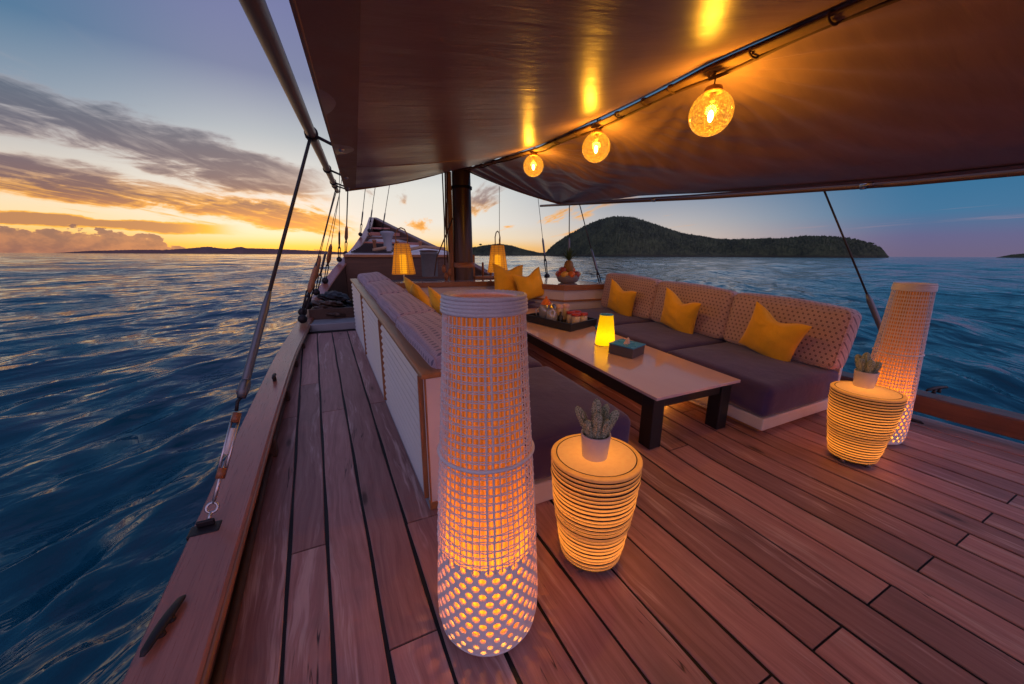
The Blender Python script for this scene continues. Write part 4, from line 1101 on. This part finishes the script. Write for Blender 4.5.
MB().tube([(.068, 0, .06), (.10, 0, .09), (.115, 0, .14)], [.014, .010, .008], 8).build('spout', 'glassy', tp)
MB().tube([(-.07, 0, .05), (-.11, 0, .07), (-.115, 0, .12), (-.07, 0, .145)], .007, 8).build('handle', 'steel', tp)
gc = empty('glass_carafe', ontray(-.12, .0)); tag(gc, 'second clear glass pot in front of the orange lidded teapot', 'pot')
MB().lathe([(.04, 0), (.055, .01), (.058, .08), (.05, .12), (.04, .14), (.043, .16)], 20, cap0=True).build('glass_body', 'glassy', gc)
MB().lathe([(.042, .16), (.03, .18), (.008, .19), (.010, .20), (0, .205)], 20).build('lid', 'steel', gc)
bt = empty('small_bottle', ontray(-.01, -.03)); tag(bt, 'small dark bottle between the pots and the jars on the tray', 'bottle')
MB().lathe([(.025, 0), (.028, .01), (.028, .07), (.012, .09), (.012, .12), (.0, .12)], 16, cap0=True).build('bottle_body', 'tray', bt)
def jar():
    e = empty('preserve_jar', (0, 0, 0))
    MB().lathe([(.034, 0), (.038, .006), (.038, .078), (.034, .086)], 8, cap0=True).build('glass_jar', 'cream', e)
    MB().lathe([(.040, .086), (.041, .104), (.038, .108), (.0, .109)], 18).build('lid', 'redlid', e)
    return e
j0 = jar()
jl = ['front left red lidded preserve jar on the tray', 'front right red lidded preserve jar on the tray', 'red lidded jar just behind the two front jars', 'rearmost red lidded jar on the tray']
for i, (lx, ly, dz) in enumerate([(.05, -.17, .014), (.15, -.19, .014), (.19, -.09, .014), (.10, -.08, .014)]):
    j = j0 if i == 0 else copy_tree(j0); j.location = ontray(lx, ly, dz); j.scale = (1.5, 1.5, 1.45); tag(j, jl[i], 'jar', 'preserve jars on the tray')
for i, (lx, ly) in enumerate([(.08, .05), (.19, .04)]):
    c_ = empty('tall_canister', ontray(lx, ly)); tag(c_, ['left', 'right'][i]+' pink topped canister behind the red lidded jars', 'canister', 'pink topped canisters')
    MB().lathe([(.036, 0), (.04, .01), (.04, .13)], 18, cap0=True).build('tin', 'cream', c_)
    MB().lathe([(.042, .13), (.045, .15), (.03, .17), (.0, .175)], 18).build('lid', 'pinklid', c_)
cu = empty('blue_cup', (2.98, 3.62, TZ(3.62))); tag(cu, 'small blue handled cup at the right end of the tray', 'cup')
MB().lathe([(.02, 0), (.03, .01), (.038, .05), (.036, .05), (.028, .015), (.0, .012)], 20, cap0=True).build('cup_body', 'blueglaze', cu)
MB().tube([(.036, 0, .042), (.062, 0, .036), (.058, 0, .014), (.03, 0, .012)], .005, 6).build('handle', 'blueglaze', cu)
tp.scale = (1.35,)*3; gc.scale = (1.35,)*3; bt.scale = (1.3,)*3
for o in col.objects:
    if o.name.startswith('tall_canister'): o.scale = (1.3,)*3
# yellow lamp
yl = empty('yellow_lamp', (2.62, 3.05, TZ(3.05))); tag(yl, 'glowing yellow tapered lamp in the middle of the table', 'lamp')
MB().lathe([(.085, .0), (.102, .006), (.107, .03), (.099, .10), (.084, .22), (.070, .33)], 30, cap0=True).build('shade', 'ylamp', yl)
MB().lathe([(.070, .33), (.071, .337), (.066, .342), (.0, .343)], 30).build('cap', 'blueglaze', yl)
MB().lathe([(.109, .0), (.111, .004), (.107, .008)], 30).build('foot_ring', 'gunmetal', yl)
light('POINT', (0, 0, .10), .9, (1, .62, .03), .03, yl)
# tissue box
tx = empty('tissue_box', (2.62, 2.72, TZ(2.72)), R(28)); tx.rotation_euler = (tilt, 0, R(20)); tag(tx, 'dark square tissue box with a blue lid next to the yellow lamp', 'tissue box')
MB().box(-.13, .13, -.13, .13, 0, .095).build('box_body', 'boxgrey', tx, bevel=.004)
MB().box(-.134, .134, -.134, .134, .096, .108).build('lid', 'blueglaze', tx, bevel=.003)
G = []
for i in range(8):
    t = i/7; r_ = .045*(1-t)**.7+.002; G.append([(r_*(1+.35*math.sin(a_*3+t*2))*math.cos(a_), .6*r_*(1+.3*math.cos(a_*2))*math.sin(a_), .105+.065*t) for a_ in np.linspace(0, 2*math.pi, 25)])
MB().grid(G).build('tissue', 'tissue', tx)

# ------------------------------------------------------------------ shelf lanterns, fruit bowl
def shelf_lantern():
    e = empty('shelf_lantern', (0, 0, 0))
    MB().lathe([(.175, .0), (.178, .01), (.112, .43), (.108, .435)], 30, (0, 0, .12)).build('paper_shade', 'paper', e)
    hp = MB()
    for k in range(15):
        z = .12+.012+k*.0295; r_ = .1785-(z-.12)*.154; hp.tube([(r_*math.cos(t), r_*math.sin(t), z) for t in np.linspace(0, 2*math.pi, 30, endpoint=False)], .0020, 5, True)
    hp.build('cane_hoops', 'rope', e)
    rb_ = MB()
    for k in range(10):
        a_ = k*math.pi/5; rb_.tube([(.18*math.cos(a_), .18*math.sin(a_), .125), (.113*math.cos(a_), .113*math.sin(a_), .55)], .0032, 5)
    rb_.build('cane_ribs', 'rope', e)
    MB().lathe([(.05, .13), (.05, .4), (.0, .41)], 14, cap0=True).build('candle', 'core', e)
    MB().tube([(-.085, 0, .54), (-.09, 0, .68), (-.05, 0, .755), (0, 0, .775), (.05, 0, .755), (.09, 0, .68), (.085, 0, .54)], .009, 8).build('handle', 'teak', e)
    MB().lathe([(.06, 0), (.055, .008), (.010, .02), (.010, .12)], 16, cap0=True).build('stand', 'steel', e)
    light('POINT', (0, 0, .27), 3.6, (1, .38, .04), .05, e)
    return e
s0 = shelf_lantern(); zsh = S(6.5)+zs
s0.location = (1.17, 6.85, zsh+.0); s0.scale = (1.15, 1.15, 1.22); tag(s0, 'cane lantern glowing orange at the left end of the fore shelf', 'lantern', 'cane lanterns on the fore shelf')
s1_ = copy_tree(s0); s1_.location = (3.02, 6.86, zsh); s1_.rotation_euler = (0, 0, R(38)); tag(s1_, 'cane lantern glowing orange on the fore shelf right of the mast', 'lantern', 'cane lanterns on the fore shelf')
bw = empty('fruit_bowl', (3.87, 5.62, zsh)); tag(bw, 'grey round bowl full of fruit on the corner shelf', 'bowl')
MB().lathe([(.12, 0), (.17, .02), (.205, .09), (.215, .14), (.20, .14), (.16, .04), (0, .03)], 30, cap0=True).build('bowl_body', 'bowl', bw)
rs = np.random.RandomState(5); cnt = 0
for k in range(14):
    a_ = k*2*math.pi/9+.3; r_ = .165 if k < 9 else .11; kind = ['orange_fruit', 'apple', 'mango'][k % 3]
    e = empty(kind, (3.87+r_*math.cos(a_), 5.62+r_*math.sin(a_), zsh+(.155 if k < 9 else .225)))
    look = {'orange_fruit': 'orange', 'apple': 'red apple', 'mango': 'yellow mango'}[kind]
    tag(e, look+' heaped round the pineapple in the grey bowl', kind.split('_')[0], look+' pieces in the fruit bowl')
    MB().ball((0, 0, 0), .062+.008*rs.rand(), 10, (1, 1, .92) if kind != 'mango' else (1.2, .85, .85)).build('fruit', {'orange_fruit': 'orange', 'apple': 'apple', 'mango': 'yellowfruit'}[kind], e)
    MB().tube([(0, 0, .04), (.004, 0, .058)], .003, 5).build('stalk', 'leaf', e)
pn = empty('pineapple', (3.89, 5.64, zsh+.16)); tag(pn, 'pineapple with a spiky green crown upright in the fruit bowl', 'pineapple')
V = []; n1, n2 = 20, 28; G = []
for i in range(n1+1):
    t = i/n1; r0 = .085*math.sin(math.pi*(.08+.86*t))**.5; G.append([((r0+.006*abs(math.sin(a_*7+i*1.1)))*math.cos(a_), (r0+.006*abs(math.sin(a_*7+i*1.1)))*math.sin(a_), .24*t) for a_ in np.linspace(0, 2*math.pi, n2+1)])
MB().grid(G, True).build('pineapple_body', 'pine', pn)
lf = MB()
for k in range(34):
    a_ = k*2.4; el_ = R(88-k*1.9); L = .25-.0018*k; pts = []
    for t in np.linspace(0, 1, 6):
        rr = L*t*math.cos(el_)+.02*t*t; zz = .235+L*t*math.sin(el_)-.03*t*t*(k/34); pts.append((rr, zz, .020*(1-t)**.7+.0008))
    ca, sa = math.cos(a_), math.sin(a_)
    G = [[(r_*ca-w_*sa, r_*sa+w_*ca, z_+.003), (r_*ca, r_*sa, z_-.003), (r_*ca+w_*sa, r_*sa-w_*ca, z_+.003)] for r_, z_, w_ in pts]; lf.grid(G)
lf.build('leaf_crown', 'leaf', pn)

# ------------------------------------------------------------------ tall woven lanterns
LH = 1.36
def lr(z):  # radius of the lantern at height z
    return float(np.interp(z, [0, .03, .09, .16, .3, .6, .95, 1.2, 1.36], [.165, .192, .205, .207, .201, .184, .161, .147, .138]))
def tall_lantern():
    e = empty('woven_lantern', (0, 0, 0))
    NV = 24
    # open grid of flat strands
    g_ = MB()
    rsl = np.random.RandomState(2)
    zs_ = []
    z = .44
    while z < 1.31: zs_.append(z+rsl.randn()*.0015); z += .0300
    for z in zs_:
        for dz in (-.0035, .0035):
            g_.tube([((lr(z)+.0028*math.sin(24*t+(0 if dz > 0 else math.pi)))*math.cos(t), (lr(z)+.0028*math.sin(NV*t/2+(0 if dz > 0 else math.pi)))*math.sin(t), z+dz+rsl.randn()*.0004) for t in np.linspace(0, 2*math.pi, 144, endpoint=False)], .0023, 5, True)
    g_.tube([((lr(.80)+.004)*math.cos(t), (lr(.80)+.004)*math.sin(t), .80+.001*math.sin(9*t)) for t in np.linspace(0, 2*math.pi, 72, endpoint=False)], .0075, 6, True)
    g_.build('hoop_strands', 'rattan', e)
    v_ = MB()
    for k in range(NV):
        a_ = 2*math.pi*k/NV+rsl.randn()*.012
        for da in (-.065, .065):
            pts = [(lr(z)*math.cos(a_+da+.006*math.sin(z*40+k)), lr(z)*math.sin(a_+da+.006*math.sin(z*40+k)), z) for z in np.linspace(.41, 1.32, 34)]
            v_.tube(pts, .0025 if k % 8 else .0042, 5)
    v_.build('upright_strands', 'rattan', e)
    # cane webbing with round holes towards the foot
    cw = MB(); rows = 12; NC = 25; z0, z1 = .045, .425; dz = (z1-z0)/rows
    for i in range(rows):
        for k in range(NC):
            zc = z0+(i+.5)*dz; ac = 2*math.pi*(k+(.5 if i % 2 else 0))/NC; da = math.pi/NC
            hr = .0135 if i > 2 else .0105; rl = lr(zc)
            cell = []; hole = []
            for q in range(12):
                th = 2*math.pi*(q+.5)/12; cx_, cz_ = math.cos(th), math.sin(th)
                m_ = max(abs(cx_), abs(cz_)); cell.append((cx_/m_*da, cz_/m_*dz/2)); hole.append((cx_*hr*1.12/rl, cz_*hr))
            vs = []
            for (da_, dz_) in cell+hole:
                z = zc+dz_; vs.append((lr(z)*math.cos(ac+da_), lr(z)*math.sin(ac+da_), z))
            for (da_, dz_) in hole:
                z = zc+dz_; rr = lr(z)-.008; vs.append((rr*math.cos(ac+da_), rr*math.sin(ac+da_), z))
            cw.add(vs, [(q, (q+1) % 12, 12+(q+1) % 12, 12+q) for q in range(12)]+[(12+q, 12+(q+1) % 12, 24+(q+1) % 12, 24+q) for q in range(12)], False)
    cw.build('cane_webbing', 'rattan', e)
    ft = MB(); ft.lathe([(.0, .0), (.135, .0), (.152, .004), (lr(.02), .02), (lr(.045)+.002, .046), (lr(.045)-.008, .046)], 68); ft.build('foot', 'rattan', e)
    # wound rim
    rm = MB()
    for q in range(4):
        z = 1.318+q*.0115; rr = lr(z)+.003
        rm.tube([((rr+.0012*math.sin(t*40+q))*math.cos(t), (rr+.0012*math.sin(t*40+q))*math.sin(t), z) for t in np.linspace(0, 2*math.pi, 96, endpoint=False)], .0072, 6, True)
    rr = lr(1.36)
    for q, r_ in enumerate((rr+.001, rr-.010, rr-.021)):
        rm.tube([((r_)*math.cos(t), (r_)*math.sin(t), 1.366-.002*q+.0012*math.sin(t*44+q)) for t in np.linspace(0, 2*math.pi, 96, endpoint=False)], .0075, 6, True)
    rm.build('rim', 'rattan', e)
    li = MB(); li.lathe([(max(.01, lr(z)-.030), z) for z in np.linspace(.12, 1.335, 30)], 48); li.build('liner', 'liner', e)
    MB().lathe([(lr(1.335)-.030, 1.335), (.05, 1.339), (.0, 1.34)], 48).build('liner_top', 'liner', e)
    for z, p_ in ((.20, 3.6), (.38, 2.6), (.60, .6), (.95, .16), (1.2, .14)):
        light('POINT', (0, 0, z), p_, (1, .36, .035), .05, e)
    return e
tl = tall_lantern(); tl.location = (.462, 1.165, 0); tl.rotation_euler = (0, 0, R(12)); tag(tl, 'tall white woven lantern in the foreground in front of the port sofa', 'floor lantern', 'tall woven lanterns')
tl2 = copy_tree(tl); tl2.scale = (.82, .82, .95); tl2.location = (4.02, 1.19, 0); tl2.rotation_euler = (0, 0, R(150)); k_ = 0
for o in list(tl2.children):
    if o.type == 'LIGHT':
        o.data = o.data.copy(); o.data.energy *= [1., 1., .5, .12, .05][min(4, int(o.location.z/.26))]
tag(tl2, 'tall white woven lantern near the starboard rail behind a glowing side table', 'floor lantern', 'tall woven lanterns')

# ------------------------------------------------------------------ glowing side tables
TH = .565
def tr_(z): return float(np.interp(z, [.04, .08, .3, .44, .52, .565], [.150, .158, .196, .212, .217, .216]))
def side_table():
    e = empty('side_table', (0, 0, 0))
    b_ = MB(); c_ = MB(); k = 24; z0, z1 = .045, .545; h = (z1-z0)/k
    prof = []
    for i in range(k):
        z = z0+i*h
        r_ = tr_(z+h/2)+.0016*math.sin(i*2.3)+.001*math.sin(i*5.1); prof = [(r_-.008, z+h*.2), (r_-.001, z+h*.27), (r_+.0015, z+h*.5), (r_-.001, z+h*.73), (r_-.008, z+h*.8)]
        b_.lathe(prof, 64)
        c_.lathe([(r_-.012, z+h*.75), (r_-.003, z+h*.80), (r_-.0005, z+h), (r_-.003, z+h*1.2), (r_-.012, z+h*1.25)], 64)  # solid dark rings standing in for the dark gaps between bands
    b_.build('glowing_bands', 'band', e); c_.build('dark_gaps', 'darkgap', e)
    MB().lathe([(tr_(.55)-.004, .548), (tr_(.55)+.003, .553), (tr_(.55)+.003, .562), (tr_(.55)-.002, .567), (.194, .568)], 64).build('top_rim', 'band', e)
    MB().lathe([(.194, .568), (.193, .566), (.190, .566), (.189, .568)], 64).build('top_groove', 'cord', e)
    MB().lathe([(.189, .568), (.1, .568), (.0, .568)], 64).build('top_disc', 'tabtop', e)
    MB().lathe([(.0, .03), (.13, .03), (.15, .045)], 48).build('underside', 'black', e)
    for q in range(4):
        a_ = q*math.pi/2+.5; MB().lathe([(.014, 0), (.018, .004), (.015, .03)], 12, (.11*math.cos(a_), .11*math.sin(a_), 0), True).build('foot', 'steel', e)
    for z, p_ in ((.13, 1.5), (.36, 1.7)): light('POINT', (0, 0, z), p_, (1, .36, .035), .045, e)
    return e
sd0 = side_table(); sd0.scale = (.97, .97, 1.02); sd0.location = (1.05, 1.235, 0); tag(sd0, 'round banded side table glowing orange between the tall lantern and the coffee table', 'side table', 'glowing side tables')
sd1 = copy_tree(sd0); sd1.location = (3.40, 1.11, 0); sd1.rotation_euler = (0, 0, 1.); sd1.scale = (.93, .93, .99); tag(sd1, 'round banded side table glowing orange at the right end of the starboard sofa', 'side table', 'glowing side tables')
def cactus_pot(stems, seed):
    e = empty('potted_cactus', (0, 0, 0))
    MB().lathe([(.052, 0), (.058, .004), (.0685, .115), (.068, .12), (.062, .12), (.058, .1)], 36, cap0=True).build('pot', 'ceramic', e)
    MB().lathe([(.06, .104), (.03, .108), (.0, .11)], 30).build('soil', 'soil', e)
    m_ = MB()
    for (bx, by, tx_, ty_, L, r_) in stems:
        b = np.array([bx, by, .10]); dirv = np.array([tx_, ty_, 1.]); dirv /= np.linalg.norm(dirv)
        A = np.cross(dirv, [0, 1, 0]); A /= np.linalg.norm(A); B = np.cross(dirv, A); nn, mm = 22, 32; G = []
        for i in range(nn+1):
            t = i/nn; r0 = r_*(math.sqrt(max(0, 1-((t-.75)/.25)**2)) if t > .75 else .82+.24*t)
            L_ = L*1.12; P = b+dirv*L_*t+np.array([.02*tx_*t*t, .02*ty_*t*t, 0])
            G.append([P+(A*math.cos(a_)+B*math.sin(a_))*r0*(1+.16*math.cos(8*a_)+.05*math.sin(i*2.4)) for a_ in np.linspace(0, 2*math.pi, mm+1)])
        m_.grid(G)
        sp = np.random.RandomState(seed)
        for q in range(0, 8):
            a_ = q*math.pi/4
            for i in range(3, nn-2, 1):
                t = i/nn; r0 = r_*(.82+.24*t if t < .75 else math.sqrt(max(0, 1-((t-.75)/.25)**2)))*1.16; P = b+dirv*L*t
                n_ = (A*math.cos(a_)+B*math.sin(a_)); o_ = P+n_*r0
                m_.add([o_-dirv*.002, o_+dirv*.002, o_+n_*.006+dirv*sp.randn()*.003], [(0, 1, 2)])
    m_.build('cactus', 'cactus', e)
    return e
stems = [(-.028, .0, -.42, .1, .135, .017), (.0, .01, -.02, .1, .16, .019), (.0, -.025, .02, -.15, .125, .019), (.03, .0, .36, .0, .135, .018), (.02, -.025, .25, -.1, .10, .017), (-.02, -.025, -.18, -.12, .09, .016), (.015, .03, .2, .3, .13, .016)]
p1 = cactus_pot(stems, 1); p1.location = (1.03, 1.22, .580); p1.rotation_euler = (0, 0, R(-38)); tag(p1, 'cluster of ribbed cactus fingers in a white pot on the nearer glowing side table', 'cactus', 'potted cacti')
stems2 = [(-.03, .0, -.3, .0, .11, .02), (.0, .01, .1, .05, .14, .022), (.03, -.01, .35, .0, .10, .02), (.0, -.03, .0, -.2, .09, .021), (.02, .03, .2, .2, .12, .019), (-.02, .03, -.2, .2, .11, .02)]
p2 = cactus_pot(stems2, 2); p2.location = (3.47, 1.16, .562); p2.scale = (1.0, 1.0, 1.0); p2.rotation_euler = (0, 0, R(30)); tag(p2, 'stubby cactus in a white pot on the side table by the starboard sofa', 'cactus', 'potted cacti')

# lamps under the starboard sofa plinth and table (warm strip that lights the deck)
ls = empty('floor_light', (2.92, 2.55, .10)); tag(ls, 'warm strip light tucked low along the foot of the starboard sofa', 'strip light')
MB().box(.18, .215, -.6, 2.2, .0-.02, .0).build('strip_housing', 'white', ls)
light('POINT', (.12, .0, .0), 3.2, (1, .33, .03), .05, ls); light('POINT', (.12, 1.3, .05), 2.6, (1, .33, .03), .05, ls)

# pieces that belong to a part sit one level below it
SUB = {'piping': 'cover', 'seam': 'pillow_cover', 'liner_top': 'liner', 'soil': 'pot', 'light_bulb': 'lamp_socket', 'top_groove': 'top_disc', 'edge_bead': 'cap_rail', 'candle': 'paper_shade', 'cane_hoops': 'paper_shade', 'cane_ribs': 'paper_shade', 'toggle_tab': 'toggle', 'label_sleeve': 'threaded_rod', 'handle_': 'x'}
for root in [o for o in col.objects if o.parent is None and o.type == 'EMPTY']:
    kids = {}
    for ch in root.children: kids.setdefault(ch.name.split('.')[0], []).append(ch)
    for a_, b_ in SUB.items():
        if a_ in kids and b_ in kids:
            p_ = kids[b_][0]
            for ch in kids[a_]:
                ch.location = ch.location-p_.location; ch.parent = p_
# ------------------------------------------------------------------ render settings
scn.render.engine = 'CYCLES'
cy = scn.cycles
cy.use_denoising = True
try: cy.denoiser = 'OPENIMAGEDENOISE'
except Exception: pass
cy.max_bounces = 7; cy.diffuse_bounces = 4; cy.glossy_bounces = 4; cy.transmission_bounces = 4; cy.transparent_max_bounces = 12
cy.sample_clamp_indirect = 4.; cy.caustics_reflective = False; cy.caustics_refractive = False
cy.use_adaptive_sampling = True; cy.adaptive_threshold = .02
vs = scn.view_settings; vs.view_transform = 'Standard'; vs.look = 'None'; vs.exposure = .26; vs.gamma = 1.; vs.use_curve_mapping = False
